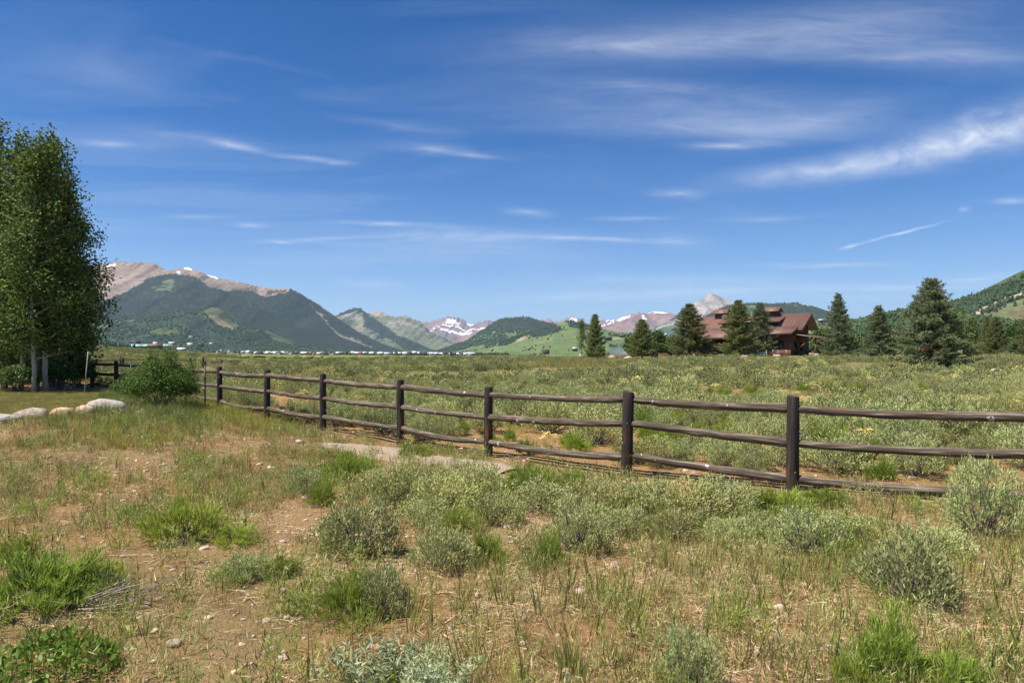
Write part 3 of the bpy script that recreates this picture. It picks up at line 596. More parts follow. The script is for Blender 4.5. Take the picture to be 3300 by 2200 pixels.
def col_olive(px, py, dy, t, x, y, sp, sm):
    n = fbm(x / 400, y / 500, 81, 4); n2 = fbm(x / 110, y / 150, 82, 4)
    C = np.broadcast_to(FOR, px.shape + (3,)).copy(); C = lay(C, sstep(.35, .62, n), OLV * 1.1)
    low = sstep(.30, .12, t + (n2 - .5) * .3); C = lay(C, low, ASP); return C, 1 - low, low
def col_aspen(px, py, dy, t, x, y, sp, sm):
    n = fbm(x / 300, y / 300, 91, 5); n2 = fbm(x / 80, y / 80, 93, 4); C = np.broadcast_to(ASP, px.shape + (3,)).copy()
    me_ = sstep(.56, .66, n) ; C = lay(C, me_, MEA * .55); dk = sstep(.45, .36, n); C = lay(C, dk, FOR * 1.4)
    scar = inpoly(px + (n2 - .5) * 16, py + (n2 - .5) * 10, Z2([(895, 540), (960, 522), (1010, 548), (1070, 605), (1140, 655), (1060, 645), (950, 580)])); C = lay(C, scar * .8, c3(.26, .20, .13))
    lo = sstep(.18, .05, t + (n2 - .5) * .2) * .6; C = lay(C, lo * sstep(.5, .6, n2), MEA * .8)
    return C, dk * (1 - scar), np.clip(1 - me_ - dk - scar, 0, 1) * (1 - lo * .5)
def col_second(px, py, dy, t, x, y, sp, sm):
    n = fbm(x / 500, y / 700, 101, 5); n2 = fbm(x / 160, y / 300, 103, 4); C = np.broadcast_to(c3(.15, .165, .10), px.shape + (3,)).copy()
    C = lay(C, sstep(.5, .64, n2) * sstep(.45, .75, t), c3(.27, .235, .19)); dk = sstep(-.02, -.12, sp + (n - .5) * .35); band = inpoly(px + (n2 - .5) * 22, py, Z3([(300, 250), (360, 300), (620, 480), (900, 600), (700, 600), (330, 400)]))
    dk = np.clip(dk + band, 0, 1); C = lay(C, dk, FOR * 1.15); lo = sstep(.35, .15, t); C = lay(C, lo * .6, ASP)
    cap = inpoly(px, py, Z3([(380, 240), (520, 300), (470, 320), (390, 300)])); C = lay(C, cap, c3(.34, .27, .22)); return C, dk * (1 - cap), lo * .5
def col_snowy(px, py, dy, t, x, y, sp, sm):
    n = fbm(x / 900, y / 1400, 111, 5); n2 = fbm(x / 380, y / 420, 113, 5); C = np.broadcast_to(c3(.21, .155, .14), px.shape + (3,)).copy(); C = lay(C, sstep(.4, .6, n), c3(.26, .175, .15))
    g = sstep(.42, .22, t + (n - .5) * .3); C = lay(C, g, c3(.13, .14, .10)); n3 = fbm(x / 150, y / 260, 117, 4); sn = sstep(.645, .675, n2 + sp * .12 + (n3 - .5) * .5 + sstep(.3, .95, t) * .03) * sstep(.30, .5, t)
    return lay(C, sn, SNO), g * 0, g * 0
def col_centre(px, py, dy, t, x, y, sp, sm):
    n = fbm(x / 330, y / 380, 121, 5); n2 = fbm(x / 90, y / 120, 123, 4); C = np.broadcast_to(FOR * 1.35, px.shape + (3,)).copy(); a = sstep(.44, .56, n + sstep(.8, .2, t) * .12); C = lay(C, a, ASP)
    m = sstep(.58, .66, n2 + sstep(.6, .2, t) * .1) * sstep(.85, .6, t); C = lay(C, m, MEA * .75); tp = inpoly(px + (n2 - .5) * 14, py + (n2 - .5) * 8, Z3([(1390, 445), (1470, 430), (1460, 450), (1400, 455)])); C = lay(C, tp * .7, c3(.27, .23, .15))
    return C, (1 - a) * (1 - m), a * (1 - m)
def col_green(px, py, dy, t, x, y, sp, sm):
    n = fbm(x / 260, y / 300, 131, 5); n2 = fbm(x / 70, y / 90, 133, 4); C = np.broadcast_to(c3(.115, .16, .062), px.shape + (3,)).copy(); C = lay(C, sstep(.5, .68, n2) * .6, c3(.20, .20, .085)); C = lay(C, sstep(.52, .4, n) * .5, c3(.085, .13, .05))
    jx, jy = px + (n2 - .5) * 18, py + (n - .5) * 12
    wood = inpoly(jx, jy, Z3([(1440, 565), (1490, 510), (1600, 485), (1720, 440), (1860, 400), (1985, 395), (1985, 430), (1840, 470), (1750, 490), (1680, 470), (1560, 545), (1500, 560)])) | inpoly(jx, jy, Z3([(1990, 345), (2060, 340), (2200, 370), (2330, 420), (2200, 425), (2060, 405), (2030, 370)])) | inpoly(jx, jy, Z4([(400, 462), (620, 468), (600, 490), (420, 478)])) | inpoly(jx, jy, Z4([(410, 555), (540, 550), (540, 572), (420, 572)]))
    tan = inpoly(jx, jy, Z3([(1560, 525), (1600, 495), (1700, 470), (1690, 500), (1600, 530)])) | inpoly(jx, jy, Z4([(440, 492), (530, 490), (530, 500), (450, 502)]))
    C = lay(C, tan * .75, c3(.34, .26, .17)); C = lay(C, wood, FOR * 1.5); return C, wood * .8, wood * .35 + sstep(.60, .66, n2) * .10 * (1 - wood)
def col_avery(px, py, dy, t, x, y, sp, sm):
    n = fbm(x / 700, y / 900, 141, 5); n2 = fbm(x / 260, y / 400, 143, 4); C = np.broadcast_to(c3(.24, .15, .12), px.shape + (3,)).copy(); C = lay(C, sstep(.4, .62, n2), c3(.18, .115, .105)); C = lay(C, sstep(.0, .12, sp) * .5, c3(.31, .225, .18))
    g = sstep(.74, .5, t + (n - .5) * .5); C = lay(C, g, c3(.17, .165, .125)); dk = g * sstep(.46, .56, n2) * sstep(.66, .3, t); C = lay(C, dk, FOR * 1.3)
    s = ((np.abs(px - (2072 + ((py - 1015) / 14.) ** 2 * 9)) < 3.5) & (py > 1015) & (py < 1029)) | ((px > 2070) & (px < 2085) & (np.abs(py - 1027) < 2)) | ((dy < 3.5) & (n2 > .53)) | ((px > 1996) & (px < 2030) & (dy < 6) & (dy > 1.5))
    C = np.where(s[..., None], SNO, C); return C, dk, g * 0
def col_gothic(px, py, dy, t, x, y, sp, sm):
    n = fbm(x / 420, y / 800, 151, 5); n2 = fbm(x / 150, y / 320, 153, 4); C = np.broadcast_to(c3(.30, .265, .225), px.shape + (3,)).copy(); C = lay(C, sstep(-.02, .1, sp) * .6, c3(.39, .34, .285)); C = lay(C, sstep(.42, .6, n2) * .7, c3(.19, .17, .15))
    lf = 2195 - px; veg = sstep(40, 62, (py - 948) + np.clip(lf, 0, 400) * .22 + (n - .5) * 44); tr = veg * sstep(-.08, .08, -sp + (n2 - .5) * .5)
    C = lay(C, veg * .6, c3(.19, .18, .14)); C = lay(C, tr, FOR * 1.25); lo = sstep(82, 125, (py - 948) + np.clip(lf, 0, 300) * .12); C = lay(C, lo, ASP * .95)
    sc_ = inpoly(px + (n2 - .5) * 12, py + (n2 - .5) * 8, Z4([(770, 430), (900, 385), (985, 360), (960, 385), (880, 405), (790, 440)])); C = lay(C, sc_ * .85, c3(.40, .33, .25)); return C, np.clip(tr * .8 + lo * .4, 0, 1) * (1 - sc_), lo * .5
def col_snod(px, py, dy, t, x, y, sp, sm):
    n = fbm(x / 420, y / 450, 161, 5); n2 = fbm(x / 120, y / 140, 163, 4); C = np.broadcast_to(FOR * 1.15, px.shape + (3,)).copy(); a = sstep(.50, .58, n + (px < 2500) * sstep(10, 24, dy) * .08); C = lay(C, a, ASP); m = a * sstep(.56, .64, n2); C = lay(C, m, MEA * .8)
    return C, 1 - a, a * (1 - m)
def col_right(px, py, dy, t, x, y, sp, sm):
    n = fbm(x / 160, y / 200, 171, 5); n2 = fbm(x / 40, y / 50, 173, 4); C = np.broadcast_to(ASP * .7, px.shape + (3,)).copy(); C = lay(C, sstep(.5, .66, n2) * .7, c3(.085, .12, .05))
    jx, jy = px + (n2 - .5) * 16, py + (n2 - .5) * 12
    scree = inpoly(jx, jy, Z5([(1780, 540), (1960, 470), (2150, 390), (2360, 290), (2360, 340), (2180, 420), (1990, 500), (1830, 580)])); C = lay(C, scree * .9, c3(.40, .33, .24))
    sage = inpoly(jx, jy, Z5([(1830, 590), (2000, 520), (2200, 440), (2700, 230), (2700, 620), (2300, 640), (2000, 600)])) & ~scree; C = lay(C, sage * .8, c3(.135, .15, .075))
    brn = inpoly(jx, jy, Z5([(2150, 540), (2240, 500), (2360, 460), (2360, 580), (2260, 600)])); C = lay(C, brn * .6, c3(.13, .085, .06))
    return C, np.zeros(px.shape), np.clip(1 - scree - sage, 0, 1) * .9
def col_knoll(px, py, dy, t, x, y, sp, sm):
    n = fbm(x / 120, y / 160, 181, 4); n2 = fbm(x / 40, y / 50, 183, 4); C = np.broadcast_to(c3(.125, .165, .065), px.shape + (3,)).copy(); C = lay(C, sstep(.5, .7, n2) * .6, c3(.17, .19, .085)); w = sstep(.58, .64, n); C = lay(C, w, ASP); return C, w * .15, w * .9

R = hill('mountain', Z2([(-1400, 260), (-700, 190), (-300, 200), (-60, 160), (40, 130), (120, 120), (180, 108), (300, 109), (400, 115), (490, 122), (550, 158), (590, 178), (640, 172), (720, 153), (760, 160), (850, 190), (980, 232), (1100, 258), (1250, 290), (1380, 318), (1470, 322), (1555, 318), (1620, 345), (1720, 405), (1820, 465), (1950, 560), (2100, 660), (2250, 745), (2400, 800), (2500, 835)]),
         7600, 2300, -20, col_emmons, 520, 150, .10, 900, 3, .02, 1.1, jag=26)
plant_hill(R, 90000, 0, 17, .95); plant_hill(R, 16000, 1, 12, .9)
R = hill('foothill', Z2([(-1400, 420), (-600, 450), (100, 442), (300, 425), (500, 410), (640, 372), (750, 340), (850, 316), (950, 318), (1060, 345), (1200, 400), (1330, 470), (1500, 560), (1750, 690), (2000, 790), (2200, 830)]), 6300, 1300, -20, col_olive, 300, 80, .08, 700, 13, .022, 1.0, jag=14)
plant_hill(R, 70000, 0, 16, .9); plant_hill(R, 12000, 1, 12, .8)
R = hill('foothill', Z2([(-1400, 520), (-500, 570), (0, 620), (100, 590), (250, 548), (400, 545), (560, 520), (700, 500), (850, 482), (960, 470), (1030, 490), (1080, 545), (1150, 600), (1350, 650), (1500, 735), (1700, 785), (1900, 815), (2100, 835)]), 5000, 1700, -25, col_aspen, 300, 110, .13, 420, 23, .03, 1.15, jag=12)
plant_hill(R, 40000, 1, 12, .9); plant_hill(R, 30000, 0, 14, .8)
R = hill('mountain', Z3([(-200, 430), (0, 360), (95, 303), (170, 265), (240, 240), (290, 243), (330, 275), (390, 290), (430, 266), (455, 268), (490, 290), (520, 305), (600, 312), (670, 303), (700, 315), (770, 348), (830, 395), (870, 430), (960, 480), (1040, 520), (1110, 550), (1250, 610)]), 10500, 2800, -20, col_second, 300, 100, .16, 900, 33, .012, 1.05, jag=40)
plant_hill(R, 26000, 0, 20, .9); plant_hill(R, 8000, 1, 14, .8)
R = hill('mountain', Z3([(500, 400), (700, 345), (770, 343), (800, 355), (870, 355), (930, 345), (1000, 325), (1040, 313), (1075, 326), (1105, 313), (1150, 335), (1200, 375), (1260, 375), (1340, 343), (1400, 348), (1470, 352), (1535, 315), (1580, 345), (1700, 355), (1780, 338), (1850, 332), (1960, 360), (2010, 340), (2060, 308), (2130, 335), (2200, 372), (2300, 342), (2420, 345), (2480, 350), (2600, 420)]), 18000, 4200, -20, col_snowy, 420, 100, .15, 1500, 43, .005, .95, jag=110)
R = hill('mountain', Z4([(200, 430), (340, 392), (430, 365), (480, 348), (530, 325), (600, 295), (680, 280), (750, 290), (810, 273), (860, 280), (910, 274), (950, 285), (1000, 298), (1150, 330), (1400, 420)]), 14500, 3600, -20, col_avery, 260, 90, .14, 1100, 53, .007, 1.0, jag=50)
plant_hill(R, 14000, 0, 22, .9)
R = hill('mountain', Z4([(560, 500), (760, 436), (900, 368), (1000, 300), (1100, 230), (1180, 180), (1240, 140), (1275, 120), (1295, 113), (1330, 128), (1400, 163), (1480, 196), (1600, 290), (1800, 400)]), 12500, 2800, -20, col_gothic, 320, 120, .13, 620, 63, .012, 1.05, jag=40)
plant_hill(R, 26000, 0, 20, .8); plant_hill(R, 6000, 1, 14, .7)
R = hill('hill', Z3([(700, 640), (960, 600), (1060, 560), (1200, 510), (1250, 470), (1350, 410), (1420, 360), (1480, 335), (1560, 325), (1660, 315), (1740, 330), (1800, 350), (1900, 368), (2100, 410), (2400, 470), (2700, 560)]), 6600, 1800, -25, col_centre, 260, 80, .10, 500, 73, .022, 1.1, jag=10)
plant_hill(R, 36000, 0, 14, .9); plant_hill(R, 26000, 1, 12, .9)
R = hill('hill', Z4([(1000, 480), (1120, 390), (1260, 300), (1350, 250), (1450, 213), (1550, 203), (1650, 200), (1750, 205), (1850, 203), (1950, 198), (2010, 198), (2100, 222), (2180, 248), (2270, 283), (2400, 350), (2600, 430), (2900, 520)]), 6200, 1900, -25, col_snod, 260, 80, .09, 480, 83, .022, 1.1, jag=10)
plant_hill(R, 36000, 0, 14, .9); plant_hill(R, 22000, 1, 12, .9)
R = hill('hill', Z3([(1150, 615), (1300, 590), (1440, 560), (1490, 512), (1560, 490), (1700, 450), (1850, 410), (1980, 360), (2040, 345), (2100, 360), (2200, 385), (2352, 425), (2500, 450), (2700, 470), (3000, 490), (3400, 500), (3900, 520)]), 3900, 1900, -25, col_green, 300, 110, .07, 420, 93, .03, 1.2, jag=3)
plant_hill(R, 26000, 0, 11, .9); plant_hill(R, 16000, 1, 9, .9)
R = hill('hill', Z5([(-900, 800), (-500, 730), (-100, 690), (60, 655), (200, 622), (350, 612), (500, 600), (690, 570), (830, 556), (1000, 600), (1300, 700), (1700, 800), (2200, 900)]), 2600, 900, -15, col_knoll, 200, 60, .06, 260, 103, .05, 1.2, jag=2)
plant_hill(R, 9000, 1, 7, .9)
RIGHT = hill('hill', [(a_, b_ + 7) for a_, b_ in Z5([(500, 690), (700, 610), (840, 545), (900, 520), (1000, 490), (1130, 465), (1250, 430), (1450, 415), (1600, 398), (1700, 358), (1850, 323), (2000, 273), (2150, 218), (2250, 168), (2352, 103), (2600, -60), (2900, -200), (3400, -300), (4200, -350)])], 1700, 800, 8, col_right, 300, 110, .07, 230, 113, .06, 1.05, jag=3)
plant_hill(RIGHT, 30000, 1, 7.5, .85)
hill('hill', Z5([(1640, 420), (1700, 392)][:0] + [(1500, 420), (1580, 388), (1640, 376), (1700, 380), (1780, 420)]), 9000, 900, 200, lambda px, py, dy, t, x, y, sp, sm: (np.broadcast_to(c3(.36, .20, .19), px.shape + (3,)).copy(), t * 0, t * 0), 40, 20, .05, 600, 121, .01)
# the low sage slope with its dark wood at the far left
def col_left(px, py, dy, t, x, y, sp, sm):
    n2 = fbm(x / 20, y / 20, 193, 4); C = np.broadcast_to(c3(.19, .185, .09), px.shape + (3,)).copy(); w = inpoly(px + (n2 - .5) * 20, py, [(250, 1070), (330, 1090), (372, 1103), (420, 1117), (430, 1126), (330, 1120), (290, 1108), (200, 1090)]).astype(float)
    return lay(C, w, FOR * 1.5), w, w * .1
R = hill('hill', [(-1500, 1010), (-400, 1050), (0, 1075), (240, 1092), (310, 1106), (380, 1116), (440, 1124), (520, 1132), (600, 1140)], 900, 260, -2, col_left, 160, 50, .03, 90, 203, .3, 1.1)
plant_hill(R, 9000, 0, 8, .9)

def far_conifer(seed):
    m = MB(); r = np.random.default_rng(seed)
    for z0, z1, w in ((.06, .62, .20), (.32, .84, .145), (.58, 1.0, .085)):
        k = 7; a = np.arange(k) * 2 * math.pi / k + r.random(); ww = w * (1 + r.normal(0, .18, k))
        V = np.vstack([np.stack([np.cos(a) * ww, np.sin(a) * ww, np.full(k, z0) + r.normal(0, .02, k)], 1), [[0, 0, z1]]]); m.add(V, None, [(i, (i + 1) % k, k) for i in range(k)])
    return m.mesh('far_conifer', MT['conifer'])
def blob(seed, mat, fl=1.0, lumps=3):
    m = MB(); r = np.random.default_rng(seed)
    for q in range(lumps):
        c = r.normal(0, .17, 3) * [1, 1, .8] + [0, 0, .55]; n1, n2 = 5, 6; R_ = r.uniform(.25, .36); V = []
        for i in range(n1):
            for j in range(n2):
                th = math.pi * (i + .5) / n1; ph = 2 * math.pi * (j + .5 * (i % 2)) / n2; rr = R_ * r.uniform(.75, 1.25); V.append(c + np.array([math.sin(th) * math.cos(ph) * rr, math.sin(th) * math.sin(ph) * rr, math.cos(th) * rr * 1.15 * fl]))
        m.add(V, [(i * n2 + j, i * n2 + (j + 1) % n2, (i + 1) * n2 + (j + 1) % n2, (i + 1) * n2 + j) for i in range(n1 - 1) for j in range(n2)])
    return m.mesh('far_tree', mat)
FCON = [far_conifer(i) for i in range(4)]; FASP = [blob(20 + i, MT['aspwood']) for i in range(4)]
for kind, nm, lab, cat, meshes in ((0, 'mountain_conifers', 'dark conifer forest covering the distant mountain slopes', 'forest', FCON), (1, 'mountain_aspens', 'paler green aspen woods on the lower mountain slopes', 'woods', FASP)):
    Ps = [f for f in FOREST if f[2] == kind]; P = np.vstack([f[0] for f in Ps]); S = np.concatenate([np.full(len(f[0]), f[1]) for f in Ps]) * rng.uniform(.65, 1.25, len(P))
    P[:, 2] -= S * .06
    scatter(nm, P, rng.random(len(P)) * 6.28, S, rng.integers(0, 4, len(P)), lib_coll(nm, meshes), lab, cat)

# ------------------------------------------------------------------ plant prototypes (unit width 1 unless noted)
def rdir(n, up=.0, r=rng):
    v = nrm(r.normal(0, 1, (n, 3))); v[:, 2] = np.abs(v[:, 2]) * (1 - up) + up; return nrm(v)
def side_of(D, r=rng): return nrm(np.cross(D, r.normal(0, 1, D.shape)))
def sage_mesh(seed, mat, tufts=150, per=34, leaf=.056, lw=.015, flat=.62, gaps=.22):
    r = np.random.default_rng(seed); d = rdir(tufts, .20, r)
    lump = .52 + .80 * fbm(d[:, 0] * 2.3 + seed, d[:, 1] * 2.3 + d[:, 2] * 2, seed, 3) + r.normal(0, .08, tufts)
    rad = lump * .5 * np.where(r.random(tufts) < gaps, r.uniform(.45, .85, tufts), 1.0)
    C = d * rad[:, None] * [1, 1, 2 * flat] + [0, 0, .03]
    P = np.repeat(C, per, 0); n = len(P); out = np.repeat(d, per, 0)
    P = P + r.normal(0, 1, (n, 3)) * [.036, .036, .04]; P[:, 2] = np.maximum(P[:, 2], .01)
    D = nrm(out * .55 + [0, 0, .75] + r.normal(0, .42, (n, 3))); m = MB(); m.leaves(P, D, side_of(D, r), leaf * r.uniform(.6, 1.3, n), lw * r.uniform(.7, 1.4, n))
    st = MB(); pick = r.choice(tufts, min(36, tufts), False)
    for c in C[pick]:
        k = r.normal(0, .03, 3); st.tube([(0, 0, -.04) + k * [1, 1, 0], c * .45 + r.normal(0, .03, 3) + [0, 0, -.03], c], [.016, .010, .004], 4, cap=False)
        for _ in range(2): e = c * r.uniform(.55, .9); st.tube([e, e + r.normal(0, .07, 3)], [.004, .002], 3, cap=False)
    return m.mesh('sage_foliage', mat), st.mesh('sage_stem', MT['twig'])
def rabbit_mesh(seed, mat, n=4600, flat=.75):
    r = np.random.default_rng(seed); k = 120; d = rdir(k, .12, r); rad = .5 * (.45 + .85 * fbm(d[:, 0] * 2.4 + seed, d[:, 1] * 2.4, seed, 3) + r.normal(0, .11, k)); T = d * rad[:, None] * [1, 1, 2 * flat]
    i = r.integers(0, k, n); t = r.uniform(.45, 1.0, n) ** .8; P = T[i] * t[:, None] + r.normal(0, .018, (n, 3)); P[:, 2] = np.maximum(P[:, 2], .0)
    D = nrm(d[i] * .5 + [0, 0, .9] + r.normal(0, .33, (n, 3))); m = MB(); m.leaves(P, D, side_of(D, r), r.uniform(.07, .15, n), r.uniform(.008, .015, n)); st = MB()
    for c in T[r.choice(k, 40, False)]: st.tube([np.array((0, 0, -.03)) + r.normal(0, .03, 3) * [1, 1, 0], c * .5 + r.normal(0, .02, 3), c * .95], [.008, .005, .003], 3, cap=False)
    return m.mesh('rabbitbrush_foliage', mat), st.mesh('rabbitbrush_stem', MT['twig'])
def mugwort_mesh(seed):
    r = np.random.default_rng(seed); m = MB(); st = MB()
    for q in range(60):
        a = r.random() * 6.28; d = r.uniform(0, .42); b = np.array((math.cos(a) * d, math.sin(a) * d, 0)); h = r.uniform(.3, .55); ln = b * r.uniform(.2, .7) + r.normal(0, .05, 3) * [1, 1, 0]
        t = np.linspace(0, 1, 6)[:, None]; C = b + t * [0, 0, 1] * h + t ** 2 * ln; st.tube(C, np.linspace(.006, .002, 6), 3, cap=False)
        n = 34; tt = r.uniform(.2, 1.0, n)[:, None]; P = b + tt * [0, 0, 1] * h + tt ** 2 * ln; D = nrm(r.normal(0, 1, (n, 3)) * [1, 1, .3] + [0, 0, .55]); m.leaves(P, D, side_of(D, r), r.uniform(.05, .11, n), r.uniform(.012, .024, n))
    return m.mesh('mugwort_foliage', MT['mug']), st.mesh('mugwort_stem', MT['mug'])
def forb_mesh(seed):
    r = np.random.default_rng(seed); n = 900; a = r.random(n) * 6.28; d = np.sqrt(r.random(n)) * .5; h = .30 * (1 - (d / .55) ** 3) * r.uniform(.45, 1.1, n); P = np.stack([np.cos(a) * d, np.sin(a) * d, h], 1)
    D = nrm(r.normal(0, .6, (n, 3)) + [0, 0, .75]); m = MB(); m.leaves(P, D, side_of(D, r), r.uniform(.05, .085, n), r.uniform(.022, .036, n)); st = MB()
    for p in P[::9]: st.tube([p * [.9, .9, 0] - [0, 0, .02], p + [0, 0, .02]], [.004, .002], 3, cap=False)
    return m.mesh('forb_foliage', MT['forb']), st.mesh('forb_stem', MT['forb'])
def tuft(seed, mat, n, l, w, spread, lean, bend, rad=.05, seg=3):   # real size in metres
    r = np.random.default_rng(seed); a = r.random(n) * 6.28; d = np.sqrt(r.random(n)) * rad; P = np.stack([np.cos(a) * d, np.sin(a) * d, np.full(n, -.012)], 1)
    D = nrm(np.stack([np.cos(a) * spread * r.random(n), np.sin(a) * spread * r.random(n), np.ones(n)], 1) + r.normal(0, lean, (n, 3)) * [1, 1, 0]); m = MB()
    m.blades(P, D, r.uniform(l[0], l[1], n), r.uniform(w[0], w[1], n), r.uniform(bend[0], bend[1], n), seg); return m
def litter_mesh(seed):
    r = np.random.default_rng(seed); n = 26; P = np.concatenate([r.uniform(-.16, .16, (n, 2)), r.uniform(.004, .02, (n, 1))], 1); a = r.random(n) * 6.28
    D = nrm(np.stack([np.cos(a), np.sin(a), r.uniform(-.02, .25, n)], 1)); m = MB(); m.blades(P, D, r.uniform(.04, .17, n), r.uniform(.003, .010, n), r.uniform(.0, .5, n), 2); return m.mesh('litter', MT['litter'])
def flower_mesh(seed, fm, lm, n=16, h=(.22, .36), head=.028):
    r = np.random.default_rng(seed); m = MB()
    for q in range(n):
        a = r.random() * 6.28; d = r.random() ** .5 * .2; H = r.uniform(*h); b = np.array((math.cos(a) * d * .5, math.sin(a) * d * .5, 0)); t_ = np.array((math.cos(a) * d, math.sin(a) * d, H)); m.tube([b, t_], [.003, .002], 3, m=1, cap=False)
        k = 11; P = t_ + np.concatenate([r.normal(0, head, (k, 2)), r.normal(0, .006, (k, 1))], 1); D = nrm(r.normal(0, 1, (k, 3)) * [1, 1, .25]); m.leaves(P, D, nrm(np.cross(D, [0, 0, 1]) + r.normal(0, .15, (k, 3))), .03, .026, m=0)
    n2 = 60; P = np.concatenate([r.normal(0, .08, (n2, 2)), r.uniform(.0, .06, (n2, 1))], 1); D = nrm(r.normal(0, .6, (n2, 3)) + [0, 0, .6]); m.leaves(P, D, side_of(D, r), .07, .015, m=1); return m.mesh('flowers', [fm, lm])
def weed_mesh(seed, mat, n=170):
    r = np.random.default_rng(seed); k = 16; a = r.random(k) * 6.28; d = np.sqrt(r.random(k)) * .42; b = np.stack([np.cos(a) * d, np.sin(a) * d, 0 * a], 1); tip = b * r.uniform(.9, 1.5, (k, 1)) + np.stack([0 * a, 0 * a, r.uniform(.15, .75, k)], 1)
    i = r.integers(0, k, n); t = r.random((n, 1)) ** .7; P = b[i] * (1 - t) + tip[i] * t + r.normal(0, .02, (n, 3)); P[:, 2] = np.maximum(P[:, 2], 0); D = nrm((tip - b)[i] * .9 + r.normal(0, .35, (n, 3)) + [0, 0, .2]); m = MB(); m.leaves(P, D, side_of(D, r), r.uniform(.07, .19, n), r.uniform(.010, .026, n)); return m.mesh('weed', mat)
WEED = [weed_mesh(370 + i, m_) for i, m_ in enumerate((MT['rabbit'], MT['rabbit'], MT['grass'], MT['sage2'], MT['sage']))]
SAGE = [sage_mesh(300 + i, MT['sage'], flat=f) for i, f in enumerate((.62, .55, .72, .6))]
SAGW = [sage_mesh(320 + i, MT['sage2'], flat=f) for i, f in enumerate((.55, .62))]
SAGL = [sage_mesh(340 + i, MT['sagefar'] if i < 3 else MT['sage2'], 60, 12, .10, .034, .55, .2) for i in range(4)]
RAB = [rabbit_mesh(360 + i, MT['rabbit'], flat=f) for i, f in enumerate((.7, .85, .6))]
MUG = [mugwort_mesh(380 + i) for i in range(2)]; FORB = [forb_mesh(390)]

# ------------------------------------------------------------------ gravel path by the fence
def build_path():
    ctr = [(1040, 1436, .28), (1130, 1440, .42), (1240, 1458, .62), (1340, 1476, .5), (1450, 1490, .52), (1560, 1505, .45), (1650, 1520, .3)]
    C = np.array([hit(a, b) for a, b, c in ctr]); W = np.array([c for *_, c in ctr]); t = np.linspace(0, len(ctr) - 1, 60)
    X = np.interp(t, range(len(ctr)), C[:, 0]); Y = np.interp(t, range(len(ctr)), C[:, 1]); W = np.interp(t, range(len(ctr)), W); D = nrm(np.stack([np.gradient(X), np.gradient(Y)], 1)); Nn = np.stack([-D[:, 1], D[:, 0]], 1)
    s = np.linspace(-1, 1, 17); U_ = X[:, None] + Nn[:, :1] * s * W[:, None] * (1 + .8 * (fbm(t[:, None] * 2.6, np.sign(s) * 3 + 2 + s * 0, 5, 4) - .5)); V_ = Y[:, None] + Nn[:, 1:] * s * W[:, None]
    Z_ = ground(U_, V_) + .055 * np.sqrt(np.clip(1 - s ** 2, 0, 1)) * 1.2 - .022 + (fbm(U_ * 9, V_ * 9, 77, 3) - .5) * .012; n, k = U_.shape
    i = np.arange(n - 1)[:, None] * k; j = np.arange(k - 1)[None]; q = np.stack([i + j, i + k + j, i + k + j + 1, i + j + 1], -1).reshape(-1, 4)
    o = bpy.data.objects.new('gravel_path', np_mesh('gravel_path', np.stack([U_, V_, Z_], -1).reshape(-1, 3), q[:, ::-1], np.zeros((0, 3), int), MT['gravel'], None, True)); COL.objects.link(o); tag(o, kind='structure')
    return np.stack([X, Y], 1)
PATH = build_path()

# ------------------------------------------------------------------ rail fence
def log_mesh(name, L_, r0, r1, sag, seed, mat, k=12, segs=18, wav=.0075):
    r = np.random.default_rng(seed); t = np.linspace(0, 1, segs); P = np.stack([t * L_, r.normal(0, wav, segs).cumsum() * .4, sag * 4 * t * (t - 1) + r.normal(0, wav * .5, segs)], 1); R_ = np.interp(t, [0, 1], [r0, r1]) * (1 + r.normal(0, .025, segs)); m = MB(); m.tube(P, R_, k); return m.mesh(name, mat, True)
def fence(name, posts, rails, label, post_r, rail_r, height, sag=.02, group=None, special={}):
    x0, y0, _ = posts[len(posts) // 2]; root = empty(name, (x0, y0, gz(x0, y0))); inv = Vector(root.location)
    tag(root, label, 'fence', group); r = np.random.default_rng(len(posts))
    for i, (x, y, zt) in enumerate(posts):
        zb = min(gz(x, y), zt - height * .8) - .25; h = zt - zb; pr = post_r * r.uniform(.95, 1.06); k = 14
        m = MB(); t = np.linspace(0, 1, 9); C = np.stack([t * h, r.normal(0, .002, 9), r.normal(0, .002, 9)], 1); R_ = pr * np.interp(t, [0, 1], [1.06, .97]) * (1 + r.normal(0, .012, 9)); R_[-1] *= .93; C[-2, 0] = h - .02
        m.tube(C, R_, k); o = put('post', m.mesh('post', MT['post'], False), root, Vector((x, y, zb)) - inv); o.rotation_euler = (r.normal(0, .02), -math.pi / 2 + r.normal(0, .02), r.random() * 3)
    for i in range(len(posts) - 1):
        a, b = Vector(posts[i]), Vector(posts[i + 1])
        for q, dz in enumerate(rails):
            p = a - Vector((0, 0, special.get(i, rails)[q] + r.normal(0, .012))); e = b - Vector((0, 0, special.get(i + 1, rails)[q] + r.normal(0, .012))); d = e - p; rr = rail_r * r.uniform(.92, 1.08); fl = r.random() < .5
            o = put('rail', log_mesh('rail', d.length + .04, rr * (1.1 if fl else .92), rr * (.92 if fl else 1.1), sag * r.uniform(.5, 1.8) * (1.8 if q == len(rails) - 1 else 1), 1000 * len(posts) + 10 * i + q, MT['rail']), root, p - d.normalized() * .02 - inv); o.rotation_euler = d.to_track_quat('X', 'Z').to_euler()
    return root
fence('log_fence', FP, (.14, .52, .93), 'dark weathered three-rail log fence crossing the foreground field', .075, .052, 1.2, special={0: (.15, .56, 1.0), 1: (.16, .60, 1.06), 2: (.11, .46, .92)})
far = [(at(px, ty, d)) for px, ty, d in ((120, 1162, 44), (225, 1159, 46), (311, 1155, 48), (396, 1153, 50), (480, 1152, 52), (550, 1153, 54), (614, 1155, 55), (655, 1151, 55), (715, 1161, 54))]
